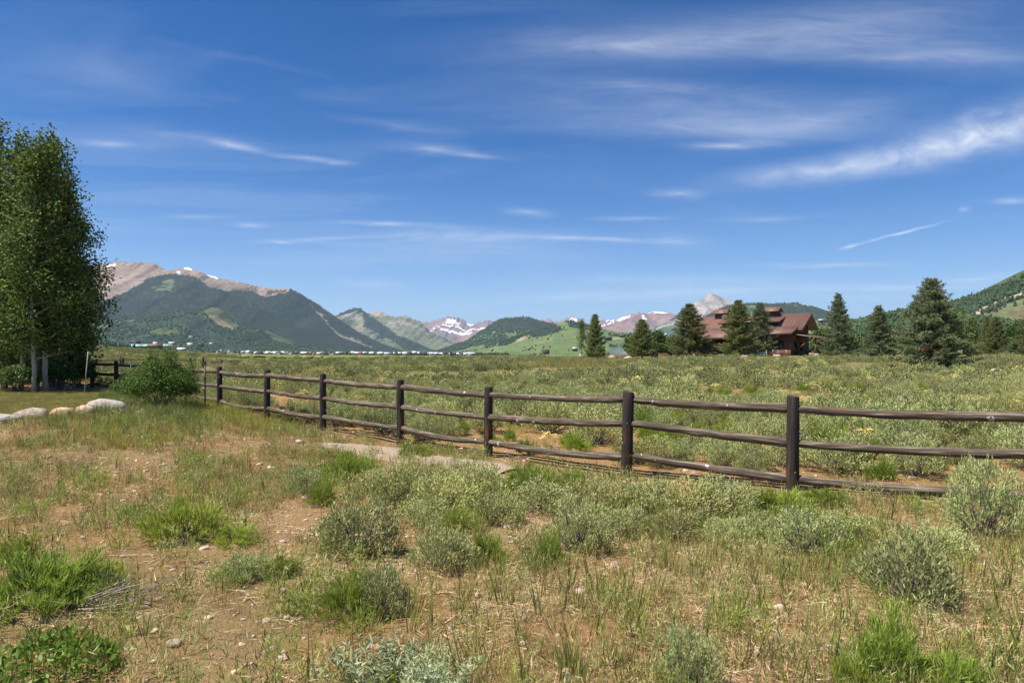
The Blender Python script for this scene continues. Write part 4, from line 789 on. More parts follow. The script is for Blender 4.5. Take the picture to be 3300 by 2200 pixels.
fence('log_fence', [tuple(p) for p in far], (.12, .55), 'thin two-rail log fence farther off behind the leafy shrub at left', .08, .04, 1.0)
p = at(388, 1147, 50); m_ = MB(); m_.tube([(0, 0, -.2), (0, 0, p.z - gz(p.x, p.y))], [.07, .06], 8); tag(m_.obj('fence_post', MT['post'], loc=(p.x, p.y, gz(p.x, p.y))), 'lone tall post standing just behind the far two-rail fence', 'post')
# the far fence's fallen end rails
for q, (a, b) in enumerate((((715, 1167, 54), (762, 1183, 52)), ((655, 1170, 55), (735, 1187, 52)))):
    pa, pb = at(*a), at(*b); m_ = MB(); m_.tube([(0, 0, 0), (pb - pa) * .5 + Vector((0, 0, .03)), pb - pa], [.04, .04, .035], 8)
    tag(m_.obj('fallen_rail', MT['rail'], loc=pa), ('upper', 'lower')[q] + ' loose rail sloping down from the far fence end', 'rail')
# slim stakes
def stake(px, y0, y1, d, r, mat, label, top=None, lean=0):
    a, b = at(px, y1, d), at(px + lean, y0, d); g = gz(a.x, a.y); rt = empty('stake', (a.x, a.y, g)); m = MB(); m.tube([(0, 0, -.2), (b.x - a.x, 0, b.z - g)], [r, r], 6); m.obj('shaft', mat, rt)
    if top: m = MB(); m.tube([(b.x - a.x, 0, b.z - g - .01), (b.x - a.x, 0, b.z - g + .07)], [r * 1.5, r * 1.3], 6); m.obj('cap', top, rt)
    tag(rt, label, 'stake')
stake(661, 1172, 1300, 16.8, .018, MT['dark'], 'thin dark metal stake beside the fence, right of the leafy shrub', MT['post'])
stake(422, 1174, 1250, 21.5, .018, MT['dark'], 'thin dark metal stake behind the leafy shrub, left side')
stake(270, 1132, 1252, 22.0, .016, MT['abark'], 'slim pale leaning pole at the edge of the aspen grove', lean=14)

# ------------------------------------------------------------------ named bushes of the foreground (pixels of the 2352-wide view: x, foot y, width, height)
K = 3300 / 2352
BUSH = []                                    # x, y, radius: kept clear by the scatter
def bush(name, protos, x, y, w, h, label, cat, group=None, seed=0, pn=('foliage', 'stem'), ref=.62):
    q = hit(x * K, (y - .10 * w) * K); s = w * K / F * q.y; f, st = protos[seed % len(protos)]
    root = empty(name, (q.x, q.y, q.z - .01), (seed * 2.4) % 6.28); root.scale = (s, s, min(max(h * K / F * q.y / ref * .92, s * .5), s * 1.35)); put(pn[0], f, root); put(pn[1], st, root); tag(root, label, cat, group); BUSH.append((q.x, q.y, s * .45)); return root
S_ = lambda x, y, w, h, lab, i, warm=False: bush('sagebrush', SAGW if warm else SAGE, x, y, w * (1.22 if y < 1240 else 1.1), h, lab, 'sagebrush', 'foreground sagebrush bushes', i)
R_ = lambda x, y, w, h, lab, i: bush('rabbitbrush', RAB, x, y, w, h, lab, 'rabbitbrush', 'foreground rabbitbrush bushes', i, ref=.75)
S_(828, 1292, 180, 118, 'round silver-green sagebrush standing alone on bare soil, lower centre', 0)
S_(1015, 1318, 130, 105, 'silver sagebrush right of the round lone one, dry stems under it', 1)
S_(700, 1142, 72, 52, 'small pale sagebrush left of the dark twiggy bush', 2)
S_(985, 1146, 140, 56, 'wide warm-green sagebrush just below the gravel path', 0, True)
S_(905, 1180, 120, 88, 'left sagebrush of the dense clump below the path', 1, True)
S_(1010, 1200, 140, 95, 'front sagebrush of the dense clump below the path', 0, True)
S_(1095, 1180, 130, 90, 'right sagebrush of the dense clump below the path', 1, True)
S_(985, 1215, 95, 60, 'low sagebrush at the near edge of the dense clump', 3)
S_(1325, 1282, 130, 105, 'tall sagebrush beside the bare soil gap in the centre', 2)
S_(1400, 1200, 120, 80, 'sagebrush below the fence, left of the wide sage row', 0, True)
S_(1490, 1205, 140, 85, 'second sagebrush of the row below the fence', 3)
S_(1590, 1215, 150, 90, 'third sagebrush of the row below the fence', 1, True)
S_(1655, 1200, 120, 75, 'sagebrush at the right end of the row, left of the bright green bush', 2)
S_(1850, 1285, 140, 85, 'sagebrush in front of the bright green bush by the fence', 2)
S_(1680, 1262, 105, 62, 'small sagebrush in tall grass, right of centre', 3)
S_(2262, 1248, 150, 140, 'tall airy silver sagebrush overlapping the bottom rail at far right', 2)
S_(2095, 1398, 185, 155, 'large blue-grey sagebrush at right with dark shaded foot', 1)
S_(2005, 1345, 90, 62, 'small sagebrush behind the large blue-grey one', 0)
S_(1580, 1600, 130, 120, 'sagebrush cut by the bottom edge, right of centre', 2)
S_(875, 1425, 115, 115, 'grey sagebrush joined to a bright green bush, lower centre left', 3)
S_(555, 1345, 110, 66, 'pale low sagebrush in green weeds, lower left', 1)
for i, (x, y, w, h, lab) in enumerate(((1130, 1215, 120, 70, 'low warm sagebrush at the right of the dense clump, near edge'), (1245, 1185, 130, 70, 'sagebrush filling the gap right of the dense clump'), (1350, 1170, 120, 60, 'sagebrush under the bottom rail, centre'), (1440, 1245, 120, 66, 'sagebrush in front of the sage row, left part'), (1545, 1250, 130, 70, 'sagebrush in front of the sage row, middle'), (1740, 1250, 110, 60, 'sagebrush in front of the bright green bush, left'), (1955, 1260, 130, 72, 'sagebrush right of the bright green bush'), (2150, 1300, 130, 80, 'sagebrush between the tall airy one and the large blue-grey one'), (860, 1150, 100, 60, 'sagebrush between the dark twiggy bush and the dense clump'))): S_(x, y, w, h, lab, i, i % 2 == 0)
R_(805, 1118, 135, 88, 'dark green bush with bare grey twigs, near the gravel path', 0)
R_(740, 1168, 78, 62, 'small deep green tuft in front of the dark twiggy bush', 1)
R_(955, 1060, 108, 40, 'bright green bush covering the middle of the gravel path', 2)
R_(1215, 1150, 150, 92, 'green bush at the right end of the path with dry stems', 0)
R_(1310, 1150, 105, 62, 'small green bush right of the path end', 1)
R_(765, 1272, 62, 72, 'narrow green bush hugging the lone round sagebrush', 1)
R_(1120, 1300, 100, 88, 'green bush leaning right beside a grey sagebrush, centre', 2)
R_(1050, 1230, 110, 70, 'grass-green bush behind the centre sagebrush', 0)
R_(1262, 1308, 80, 82, 'narrow green bush left of the tall centre sagebrush', 1)
R_(425, 1252, 185, 118, 'big green bush with a dark twiggy foot, left', 0)
R_(300, 1200, 78, 46, 'small green bush left of the big one with twiggy foot', 2)
R_(540, 1260, 120, 60, 'low sprawling green bush right of the big left one', 2)
R_(90, 1420, 290, 165, 'largest green bush at the left edge above dead branches', 2)
R_(215, 1370, 150, 95, 'green bush spreading right of the largest left-edge bush', 0)
R_(40, 1310, 120, 70, 'green bush at the left edge behind the largest one', 1)
R_(795, 1432, 150, 108, 'vivid green bush joined to a grey sagebrush, lower centre left', 1)
R_(680, 1412, 90, 62, 'small green bush left of the vivid one', 2)
R_(650, 1330, 90, 60, 'thin green bush on soil left of the lone round sagebrush', 0)
R_(1800, 1205, 185, 88, 'bright green bush in front of the right fence post', 2)
R_(1895, 1170, 120, 50, 'green bush under the bottom rail right of the post', 0)
R_(2035, 1585, 190, 165, 'tall green bush at the bottom edge, lower right', 1)
R_(2190, 1600, 150, 120, 'green bush at the bottom right corner', 0)
R_(1960, 1600, 120, 110, 'green bush left of the tall one at the bottom edge', 2)
bush('mugwort', MUG, 880, 1610, 230, 135, 'pale feathery mugwort clump at the bottom edge, left of centre', 'mugwort', seed=0, ref=.55)
bush('mugwort', MUG, 985, 1640, 180, 120, 'second feathery mugwort clump touching the bottom edge', 'mugwort', seed=1, ref=.55)
bush('leafy_forb', FORB, 110, 1590, 290, 110, 'dense broad-leaved green forb patch in the lower left corner', 'forb', seed=0, ref=.34).children[1]['kind'] = 'stuff'

for i, (x, y, w, h, lab) in enumerate(((885, 972, 90, 70, 'sagebrush right behind the fence, between the fourth and fifth posts from right'), (1005, 980, 105, 62, 'sagebrush behind the middle rail in the centre-left panel'), (1195, 988, 110, 78, 'sagebrush with dark twigs behind the centre panel, left part'), (1262, 1004, 125, 80, 'bigger sagebrush behind the centre panel, middle'), (1372, 1034, 140, 78, 'sagebrush clump behind the fence just left of the second post from right'), (1490, 985, 115, 72, 'sagebrush behind the fence just right of the second post from right'), (1560, 960, 120, 66, 'sagebrush behind the top rail, centre right'), (1690, 985, 120, 60, 'sagebrush behind the middle rail left of the right post'), (1930, 1005, 150, 90, 'broad sagebrush right behind the right post'), (2060, 1000, 140, 80, 'sagebrush behind the middle rail at far right'), (2180, 1030, 150, 90, 'large sagebrush behind the rails near the right edge'))):
    bush('sagebrush', SAGE, x, y, w, h, lab, 'sagebrush', 'sagebrush close behind the fence', i)
# dead branches lying under the big left bush
def dead_branch(px, py, L_, ang, label, seed, n=16):
    q = hit(px * K, py * K); r = np.random.default_rng(seed); root = empty('dead_branch', (q.x, q.y, q.z), 0); m = MB()
    for i in range(n):
        a = ang + r.normal(0, .30); l = L_ * r.uniform(.35, 1.1); s = r.normal(0, .05, 3) * [1, 1, .3] + [0, 0, .03]; e = s + np.array((math.cos(a) * l, math.sin(a) * l, r.uniform(.02, .14))); mid = (s + e) / 2 + r.normal(0, .05, 3) * [1, 1, .5]; m.tube([s, (s + mid) / 2 + r.normal(0, .012, 3), mid, e], [.006, .005, .004, .002], 4)
    m.obj('twig_bundle', MT['dead'], root); tag(root, label, 'branch')
dead_branch(195, 1398, .5, .42, 'bundle of grey dead branches at the foot of the left-edge bush', 5, 15)
dead_branch(20, 1400, .5, .2, 'short dead twigs at the far left edge under the green bush', 6)
dead_branch(1660, 1035, .8, .4, 'bare dead sage branches on soil behind the fence, centre', 7, 14)
dead_branch(1740, 1040, .7, 2.2, 'dead root-like branches right of the others behind the fence', 8, 12)

# ------------------------------------------------------------------ boulders and stones
def rock_mesh(seed, mat, sx, sy, sz, flat=.35, nz=.10, cuts=17):
    r = np.random.default_rng(seed); n1, n2 = 9, 13; V = [(0, 0, -1)]
    th = np.linspace(0, math.pi, n1 + 2)[1:-1]; D = np.array([(math.sin(t) * math.cos(p), math.sin(t) * math.sin(p), -math.cos(t)) for t in th for p in np.arange(n2) * 2 * math.pi / n2]); D = np.vstack([[0, 0, -1], nrm(D + r.normal(0, .09, D.shape)), [0, 0, 1]])
    R0 = np.ones(len(D))
    for c in range(cuts):                    # planar facets
        n = nrm(r.normal(0, 1, 3)); o = r.uniform(.60, .95); dn = D @ n; R0 = np.where(dn > 1e-3, np.minimum(R0, o / np.maximum(dn, 1e-3)), R0)
    R0 = R0 * (1 + nz * (fbm(D[:, 0] * 2.2 + seed, D[:, 1] * 2.2 + D[:, 2] * 2.7, seed, 4) - .5)); P = D * R0[:, None] * [sx / 2, sy / 2, sz / 2]
    P[:, 2] = np.maximum(P[:, 2], -sz * flat); f3 = [(0, 1 + (j + 1) % n2, 1 + j) for j in range(n2)]; b = 1 + (n1 - 1) * n2; f3 += [(b + j, b + (j + 1) % n2, len(D) - 1) for j in range(n2)]
    q = [(1 + i * n2 + j, 1 + i * n2 + (j + 1) % n2, 1 + (i + 1) * n2 + (j + 1) % n2, 1 + (i + 1) * n2 + j) for i in range(n1 - 1) for j in range(n2)]
    m = MB(); m.add(P, q, f3); return m.mesh('rock', mat, False)
def boulder(x0, x1, y0, y1, d, mat, label, seed, dep=.8, rz=0, name='boulder', cat='boulder', group=None, sink=.18):
    """outline x0..x1, y0..y1 in photo pixels, standing at depth d (None: where the foot meets the ground)"""
    if d is None: d = hit((x0 + x1) / 2, y1).y
    cx = (x0 + x1) / 2; w = (x1 - x0) / F * d; h = (y1 - y0) / F * d * 1.02; p = at(cx, y1, d); g = gz(p.x, d); me = rock_mesh(seed, mat, w * 1.05, w * dep, h * 1.45, .34)
    o = put(name, me, None, (p.x, d, g + h * (.42 - sink)), rz); tag(o, label, cat, group); return o
boulder(285, 408, 1266, 1322, 14.9, MT['rock_w'], 'large white slab boulder beside the leafy shrub', 3, .55, .2, sink=.04)
boulder(238, 315, 1293, 1332, 14.5, MT['rock_o'], 'orange-tan boulder leaning on the large white slab', 5, .8)
boulder(165, 242, 1304, 1340, 14.3, MT['rock_o'], 'small tan boulder left of the orange one', 8, .8)
boulder(48, 165, 1307, 1350, 14.2, MT['rock_b'], 'flat brown boulder with a shaded underside in the left row', 12, .7)
boulder(-40, 68, 1322, 1356, 13.8, MT['rock_w'], 'pale low boulder cut by the left edge', 15, .8)
boulder(548, 608, 1284, 1306, 15.4, MT['rock_b'], 'shaded grey boulder under the right side of the leafy shrub', 17, .8)
boulder(425, 500, 1286, 1304, 15.0, MT['rock_w'], 'pale flat stone in front of the leafy shrub', 19, .7)
boulder(384, 428, 1256, 1272, 17.4, MT['rock_w'], 'white stone behind the large slab, partly in grass', 22, .7)
for x0, x1, y0, y1, mt, lab, sd in ((1955, 1990, 1133, 1148, 'rock_o', 'largest tan boulder of the rock row left of the green-roofed shed', 31), (2008, 2045, 1140, 1150, 'rock_o', 'flat tan boulder right end of the rock row by the shed', 32), (1928, 1950, 1138, 1149, 'rock_p', 'low pinkish rock left of the largest tan boulder', 33),
        (1863, 1880, 1122, 1142, 'rock_o', 'upright tan rock at the foot of the thin young aspen', 34), (2098, 2122, 1132, 1147, 'rock_b', 'dark brown rock right of the shed spruce', 35), (2231, 2245, 1129, 1142, 'rock_p', 'red-brown rock in front of the left house spruce', 36),
        (2490, 2518, 1139, 1147, 'rock_o', 'pale yellow rock on the grass in front of the house', 37), (2388, 2414, 1142, 1148, 'rock_p', 'flat grey rock in front of the house spruces', 38), (2436, 2456, 1142, 1147, 'rock_p', 'small flat rock right of the house spruces', 39), (2622, 2642, 1140, 1149, 'rock_p', 'pink rock near the basketball pole', 40), (2742, 2782, 1136, 1150, 'rock_o', 'tan rock between the two spruces right of the house', 43),
        (2771, 2810, 1196, 1209, 'rock_p', 'pink boulder in the sage field left of the big spruce', 44), (3095, 3162, 1212, 1238, 'rock_p', 'wide flat pink boulder right of the big spruce', 45), (3188, 3238, 1186, 1206, 'rock_p', 'boulder behind the wide flat pink one at right', 46), (3188, 3232, 1209, 1226, 'rock_b', 'brown boulder right of the wide flat pink one', 47), (2095, 2125, 1208, 1214, 'rock_p', 'low pink stone in the middle of the sage field', 48)):
    boulder(x0, x1, y0, y1, None if y1 > 1180 else {31: 92, 32: 92, 33: 92, 34: 92, 35: 93, 36: 100, 37: 98, 38: 97, 39: 97, 40: 104, 43: 88}[sd], MT[mt], lab, sd, .8, sd)
STM = [rock_mesh(60 + i, MT['stone'], 1, .8, .55, .28) for i in range(5)]
for i, (x, y, w, lab) in enumerate(((398, 1483, 46, 'flat tan stone on bare soil, lower left'), (1334, 1362, 40, 'pale stone among litter, lower centre'), (1347, 1352, 26, 'small grey stone by the pale one, lower centre'), (790, 1302, 20, 'white stone below the lone round sagebrush'), (1735, 1422, 32, 'tan stone on bare soil, lower right'), (1895, 1493, 24, 'round tan stone at lower right among dry grass'), (2245, 1262, 40, 'tan stone under the tall airy sagebrush'), (1665, 1095, 16, 'white stone by the fence bottom rail'),
        (597, 1068, 20, 'white stone left of the dark twiggy bush'), (622, 1076, 22, 'second white stone left of the dark twiggy bush'), (735, 1068, 16, 'white stone right beside the dark twiggy bush'), (1175, 1246, 16, 'pebble-sized brown stone in the central soil gap'), (1230, 1240, 14, 'pink stone in the central soil gap'), (1405, 1248, 18, 'rounded pink stone right of the tall centre sagebrush'), (690, 1017, 34, 'flat buff stone at the left end of the gravel path'), (1790, 1398, 34, 'flat grey stone lying in dry grass at right'))):
    q = hit(x * K, y * K); s = w * K / F * q.y; put('stone', STM[i % 5], None, (q.x, q.y, q.z + s * .08), i * 1.7, (s, s, s * .8)); tag(bpy.context.scene.objects[-1] if False else COL.objects[-1], lab, 'stone', 'loose stones in the foreground')

# ------------------------------------------------------------------ scatter over the foreground
def sector(n, d0, d1, p0=-250, p1=3550):
    d = np.sqrt(rng.uniform(d0 * d0, d1 * d1, n)); px = rng.uniform(p0, p1, n); return (px - 1650) / F * d, d
def clear(x, y, k=1.0):
    ok = np.ones(len(x), bool)
    for bx, by_, r in BUSH: ok &= (x - bx) ** 2 + (y - by_) ** 2 > (r * k) ** 2
    dmin = np.min((x[:, None] - PATH[None, ::3, 0]) ** 2 + (y[:, None] - PATH[None, ::3, 1]) ** 2, 1); return ok & (dmin > .22 ** 2)
GRS = [tuft(400 + i, MT['grass'], n, l, w, sp, .14, bd, rd).mesh('grass_tuft', MT['grass']) for i, (n, l, w, sp, bd, rd) in enumerate(((9, (.10, .24), (.005, .011), .35, (.0, .35), .05), (7, (.14, .30), (.007, .013), .25, (0, .25), .04), (13, (.07, .17), (.004, .008), .6, (.1, .7), .07), (5, (.12, .26), (.006, .012), .3, (0, .5), .05)))]
DRY = [tuft(420 + i, MT['dry'], n, l, w, sp, .22, bd, rd).mesh('dry_tuft', MT['dry']) for i, (n, l, w, sp, bd, rd) in enumerate(((14, (.08, .22), (.002, .005), .6, (.1, 1.0), .07), (10, (.05, .16), (.003, .007), .9, (.4, 1.6), .07), (8, (.14, .30), (.002, .004), .4, (.0, .5), .05)))]
FIN = [tuft(430 + i, MT['mead'], n, l, w, sp, .16, bd, rd).mesh('fine_tuft', MT['mead']) for i, (n, l, w, sp, bd, rd) in enumerate(((16, (.08, .20), (.002, .0045), .4, (.0, .5), .06), (22, (.06, .16), (.002, .004), .6, (.1, .8), .08)))]
LIT = [litter_mesh(440 + i) for i in range(4)]
x, y = sector(60000, 2.5, 20); by_ = beyond(x, y); pxx = 1650 + F * x / y; pyy = to_pix(np.stack([x, y, ground(x, y)], 1))[1]
g1 = fbm(x / 1.1, y / 1.1, 501, 4); g2 = fbm(x / .5 + 7, y / .5, 503, 3); inside = by_ < -.12
rgt = sstep(900, 1900, pxx) * sstep(1600, 1800, pyy); bare = np.zeros(len(x))
for cx, cy, rx, ry in ((740, 1285, 70, 45), (1200, 1225, 90, 60), (560, 1480, 200, 80), (920, 1300, 90, 40), (1440, 1300, 60, 25), (320, 1075, 110, 40), (560, 1210, 60, 40), (1980, 1370, 90, 30), (690, 1200, 60, 50)):
    bare = np.maximum(bare, sstep(1.25, .6, np.hypot((pxx / K - cx) / rx, (pyy / K - cy) / ry)))
free = clear(x, y, .85); nl = (x / y > -.60) | (y < 14.8)
den = np.clip(.17 + .5 * rgt + 1.1 * (g1 - .45), .03, 1) * (1 - .88 * bare)
u = rng.random(len(x)); base = inside & free & nl; Zg = ground(x, y); P = np.stack([x, y, Zg], 1)
near = np.clip((y / 6) ** .0, 0, 1)
def sub(mask): return P[mask], mask.sum()
q, n = sub(base & (u < den * (.42 + .16 * rgt))); scatter('green_grass', q, rng.random(n) * 6.28, rng.uniform(.55, 1.15, n), rng.integers(0, 4, n), lib_coll('green_grass_kinds', GRS), 'upright green grass blades scattered over the foreground soil', 'grass', .08)
u = rng.random(len(x)); q, n = sub(base & (u < np.clip(den * (.62 + .36 * rgt) + .30 * (g2 - .45), 0, 1) * (1 - .6 * bare))); scatter('dry_grass', q, rng.random(n) * 6.28, rng.uniform(.5, 1.1, n), rng.integers(0, 3, n), lib_coll('dry_grass_kinds', DRY), 'straw-coloured dry grass over the foreground', 'dry grass', .12)
u = rng.random(len(x)); q, n = sub(base & (u < (.30 + .5 * sstep(1500, 1300, pyy)) * np.clip(g1 * 1.4 - .2, 0, 1) * (1 - .7 * bare))); scatter('fine_grass', q, rng.random(n) * 6.28, rng.uniform(.6, 1.2, n), rng.integers(0, 2, n), lib_coll('fine_grass_kinds', FIN), 'fine olive grass stems on the dry ground', 'grass', .1)
u = rng.random(len(x)); q, n = sub((by_ < .6) & nl & (y < 13) & (u < (.07 + .6 * rgt * sstep(.35, .6, g2)) * (1 - .5 * bare))); scatter('dead_litter', q, rng.random(n) * 6.28, rng.uniform(.6, 1.2, n), rng.integers(0, 4, n), lib_coll('litter_kinds', LIT), 'bleached dead leaves and stalks littering the soil', 'litter')
u = rng.random(len(x)); q, n = sub((by_ < 2.2) & (y < 15) & (u < .26 + .3 * bare)); q = q + [0, 0, .002]; scatter('pebbles', q, rng.random(n) * 6.28, np.clip(rng.lognormal(-3.85, .65, n), .008, .11), rng.integers(0, 5, n), lib_coll('pebble_kinds', STM), 'small tan pebbles and clods on the soil', 'pebbles', .2)
RUS = [tuft(435 + i, MT['rusty'], n_, l_, (.002, .005), .5, .2, (.0, .7), .08).mesh('rusty_tuft', MT['rusty']) for i, (n_, l_) in enumerate(((16, (.07, .20)), (22, (.05, .14))))]
u = rng.random(len(x)); q, n = sub(base & (u < (.06 + .26 * sstep(1600, 900, pxx) * sstep(1850, 1500, pyy)) * np.clip(g2 * 2.2 - .6, 0, 1) * (1 - .6 * bare))); scatter('rusty_stalks', q, rng.random(n) * 6.28, rng.uniform(.6, 1.2, n), rng.integers(0, 2, n), lib_coll('rusty_kinds', RUS), 'rusty-brown dry stalks scattered over the left ground', 'dry stalks', .12)
# tiny rabbitbrush seedlings and weeds
u = rng.random(len(x)); q, n = sub(base & (u < .065 * (1 - .8 * bare) * np.clip(g1 * 3 - .7, .1, 1.6))); scatter('weed_seedlings', q, rng.random(n) * 6.28, rng.uniform(.14, .42, n), rng.integers(0, 5, n), lib_coll('seedling_kinds', WEED), 'small green weeds and seedlings between the bushes', 'weeds', .1)
bb = np.array(BUSH); k_ = np.repeat(np.arange(len(bb)), 7); a_ = rng.random(len(k_)) * 6.28; f_ = bb[k_, 2] * rng.uniform(.75, 1.45, len(k_)); q = np.stack([bb[k_, 0] + np.cos(a_) * f_, bb[k_, 1] + np.sin(a_) * f_], 1); q = np.column_stack([q, ground(q[:, 0], q[:, 1])]); n = len(q)
scatter('bush_skirts', q, rng.random(n) * 6.28, rng.uniform(.12, .32, n), rng.integers(0, 5, n), lib_coll('skirt_kinds', WEED), 'stray stems and weeds round the feet of the bushes', 'weeds', .15)
# taller rich grass round the boulders and the shrub, yellowing weeds at the fence foot
TAL = [tuft(450 + i, MT['grass'], 22, (.16, .42), (.004, .009), .35, .15, (.0, .5), .10).mesh('tall_tuft', MT['grass']) for i in range(2)]
x2, y2 = sector(5200, 12.4, 21, 150, 660); m2 = (beyond(x2, y2) < -.3) & (rng.random(len(x2)) < np.where(y2 < 14.2, .10, .40)) & ((x2 / y2 > -.60) | (y2 < 14.6)); q = np.stack([x2, y2, ground(x2, y2)], 1)[m2]; n = len(q)
scatter('tall_grass', q, rng.random(n) * 6.28, rng.uniform(.5, 1.05, n), rng.integers(0, 2, n), lib_coll('tall_grass_kinds', TAL), 'lush taller grass round the boulders and leafy shrub', 'grass', .08)
YW = [tuft(460 + i, MT['yweed'], 26, (.10, .30), (.006, .014), .35, .12, (.0, .3), .10).mesh('yellow_weed', MT['yweed']) for i in range(2)]
x2, y2 = sector(2600, 9.5, 19, 250, 1000); py2 = to_pix(np.stack([x2, y2, ground(x2, y2)], 1))[1]; px2 = 1650 + F * x2 / y2; bf = beyond(x2, y2)
m2 = (bf < .1) & (((bf > -1.6) & (px2 > 560) & (px2 < 900) & (rng.random(len(x2)) < .5)) | ((np.hypot((px2 - 380) / 170, (py2 - 1410) / 45) < 1) & (rng.random(len(x2)) < .35))); q = np.stack([x2, y2, ground(x2, y2)], 1)[m2]; n = len(q)
scatter('yellow_weeds', q, rng.random(n) * 6.28, rng.uniform(.5, 1.1, n), rng.integers(0, 2, n), lib_coll('yellow_weed_kinds', YW), 'yellowing weeds at the fence foot and by the boulders', 'weeds', .1)
# grass along the fence foot
x2, y2 = sector(9000, 6.5, 19, 700, 3500); bf = beyond(x2, y2); m2 = (bf < .25) & (bf > -.55) & (rng.random(len(x2)) < .55) & clear(x2, y2, .8); q = np.stack([x2, y2, ground(x2, y2)], 1)[m2]; n = len(q)
scatter('fence_foot_grass', q, rng.random(n) * 6.28, rng.uniform(.4, .9, n) * np.where(q[:, 0] > 1, .6, 1), rng.integers(0, 4, n), lib_coll('fence_grass_kinds', GRS), 'green grass growing along the foot of the log fence', 'grass', .1)
# mown lawn at the left
LW = [tuft(470 + i, MT['lawn'], 40, (.02, .045), (.003, .005), .5, .2, (0, .5), .12).mesh('lawn_tuft', MT['lawn']) for i in range(2)]
x2, y2 = sector(9000, 14.5, 24, -300, 330); m2 = (x2 / y2 < -.6); q = np.stack([x2, y2, ground(x2, y2)], 1)[m2]; n = len(q)
scatter('lawn_grass', q, rng.random(n) * 6.28, rng.uniform(.8, 1.3, n), rng.integers(0, 2, n), lib_coll('lawn_kinds', LW), 'short mown lawn grass behind the boulder row', 'lawn', .1)

# ------------------------------------------------------------------ sage field beyond the fence
xs, ys = sector(5200, 7.5, 30, -150, 3450); bf = beyond(xs, ys); cl = fbm(xs / 3.2, ys / 3.2, 601, 3); sz = rng.uniform(.38, .95, len(xs)) * (.75 + .5 * cl)
okm = (bf > .45 + .7 * fbm(xs / 1.2, ys / 1.2, 603, 2)) & (rng.random(len(xs)) < sstep(.34, .56, cl) * np.where(bf < 1.6, .7, 1)); kx, ky, ks = [], [], []
for a, b, c in zip(xs[okm], ys[okm], sz[okm]):
    if all((a - i) ** 2 + (b - j) ** 2 > ((c + k) * .40) ** 2 for i, j, k in zip(kx[-400:], ky[-400:], ks[-400:])): kx.append(a); ky.append(b); ks.append(c)
kx, ky, ks = map(np.array, (kx, ky, ks)); order = np.argsort(-(ks / ky)); NI = 230
for n_, i in enumerate(order[:NI]):
    wm = fbm(kx[i:i + 1] / 5, ky[i:i + 1] / 5, 605, 2)[0] > .61; f, st = (SAGW if wm else SAGE)[n_ % (2 if wm else 4)]; s = ks[i]
    root = empty('sagebrush', (kx[i], ky[i], gz(kx[i], ky[i]) - .01), rng.random() * 6.28); root.scale = (s, s, s * rng.uniform(.75, 1.1)); put('foliage', f, root); put('stem', st, root)
    tag(root, ('yellow-green' if wm else 'silver-green') + ' sagebrush growing in the field just beyond the log fence', 'sagebrush', ('yellow-green' if wm else 'silver-green') + ' sagebrush beyond the fence')
rest = order[NI:]; SX, SY, SS = [kx[rest]], [ky[rest]], [ks[rest]]
def more(n, d0, d1, p0, p1, s0, s1, th, sd):
    a, b = sector(n, d0, d1, p0, p1); c = fbm(a / (d1 * .07), b / (d1 * .07), sd, 4); k = (beyond(a, b) > 1.5) & (rng.random(n) < sstep(th - .05, th + .05, c)); SX.append(a[k]); SY.append(b[k]); SS.append(rng.uniform(s0, s1, k.sum()) * (.7 + .6 * c[k]))
more(6500, 30, 70, -200, 3450, .45, 1.05, .54, 611); more(3200, 70, 115, -200, 3450, .4, .8, .54, 613); more(1200, 70, 170, -200, 1900, .6, 1.0, .54, 614); more(16000, 170, 460, -300, 760, .9, 1.9, .42, 615); more(16000, 460, 1000, -300, 640, 1.3, 2.6, .42, 617); more(1500, 60, 130, 1050, 1750, .8, 1.3, .44, 619)
SX, SY, SS = map(np.concatenate, (SX, SY, SS)); n = len(SX); lod = SY > 26; q = np.stack([SX, SY, ground(SX, SY) - .02], 1)
scatter('sage_field', q, rng.random(n) * 6.28, np.stack([SS, SS, SS * rng.uniform(.7, 1.05, n)], 1), np.where(lod, 4 + rng.integers(0, 4, n), rng.integers(0, 4, n)), lib_coll('sage_kinds', [a[0] for a in SAGE] + [a[0] for a in SAGL]), 'grey-green sagebrush covering the open field beyond the fence', 'sagebrush field')
scatter('sage_field_stems', q[~lod], rng.random((~lod).sum()) * 6.28, SS[~lod], rng.integers(0, 4, (~lod).sum()), lib_coll('sage_stem_kinds', [a[1] for a in SAGE]), 'bare grey stems of the field sagebrush', 'stems')
MEAD = [tuft(480 + i, MT['mead'], n_, l, w, .5, .2, (.0, .7), .16, 2).mesh('meadow_tuft', MT['mead']) for i, (n_, l, w) in enumerate(((26, (.10, .30), (.004, .009)), (34, (.08, .22), (.004, .010)), (18, (.15, .38), (.003, .008))))] + [FIN[0]]
a, b = sector(24000, 8, 34, -150, 3450); c = fbm(a / 2.2, b / 2.2, 621, 4); k = (beyond(a, b) > .4) & (rng.random(len(a)) < np.clip((c - .30) * 1.6, 0, 1) * np.where(beyond(a, b) < 2, .6, 1)); a1, b1 = a[k], b[k]; s1 = np.repeat(rng.uniform(.5, 1.0, len(a1))[:, None], 3, 1)
a, b = sector(26000, 34, 170, -150, 3450); k = rng.random(len(a)) < .9; a2, b2 = a[k], b[k]; s2 = rng.uniform(.8, 1.5, len(a2)); s2 = np.stack([s2 * 1.6, s2 * 1.6, s2 * np.where(b2 > 80, .55, .9)], 1)
a, b = np.concatenate([a1, a2]), np.concatenate([b1, b2]); s = np.concatenate([s1, s2]); n = len(a)
scatter('meadow_grass', np.stack([a, b, ground(a, b)], 1), rng.random(n) * 6.28, s, rng.integers(0, 4, n), lib_coll('meadow_kinds', MEAD), 'yellow-green meadow grass between the sagebrush beyond the fence', 'grass', .08)
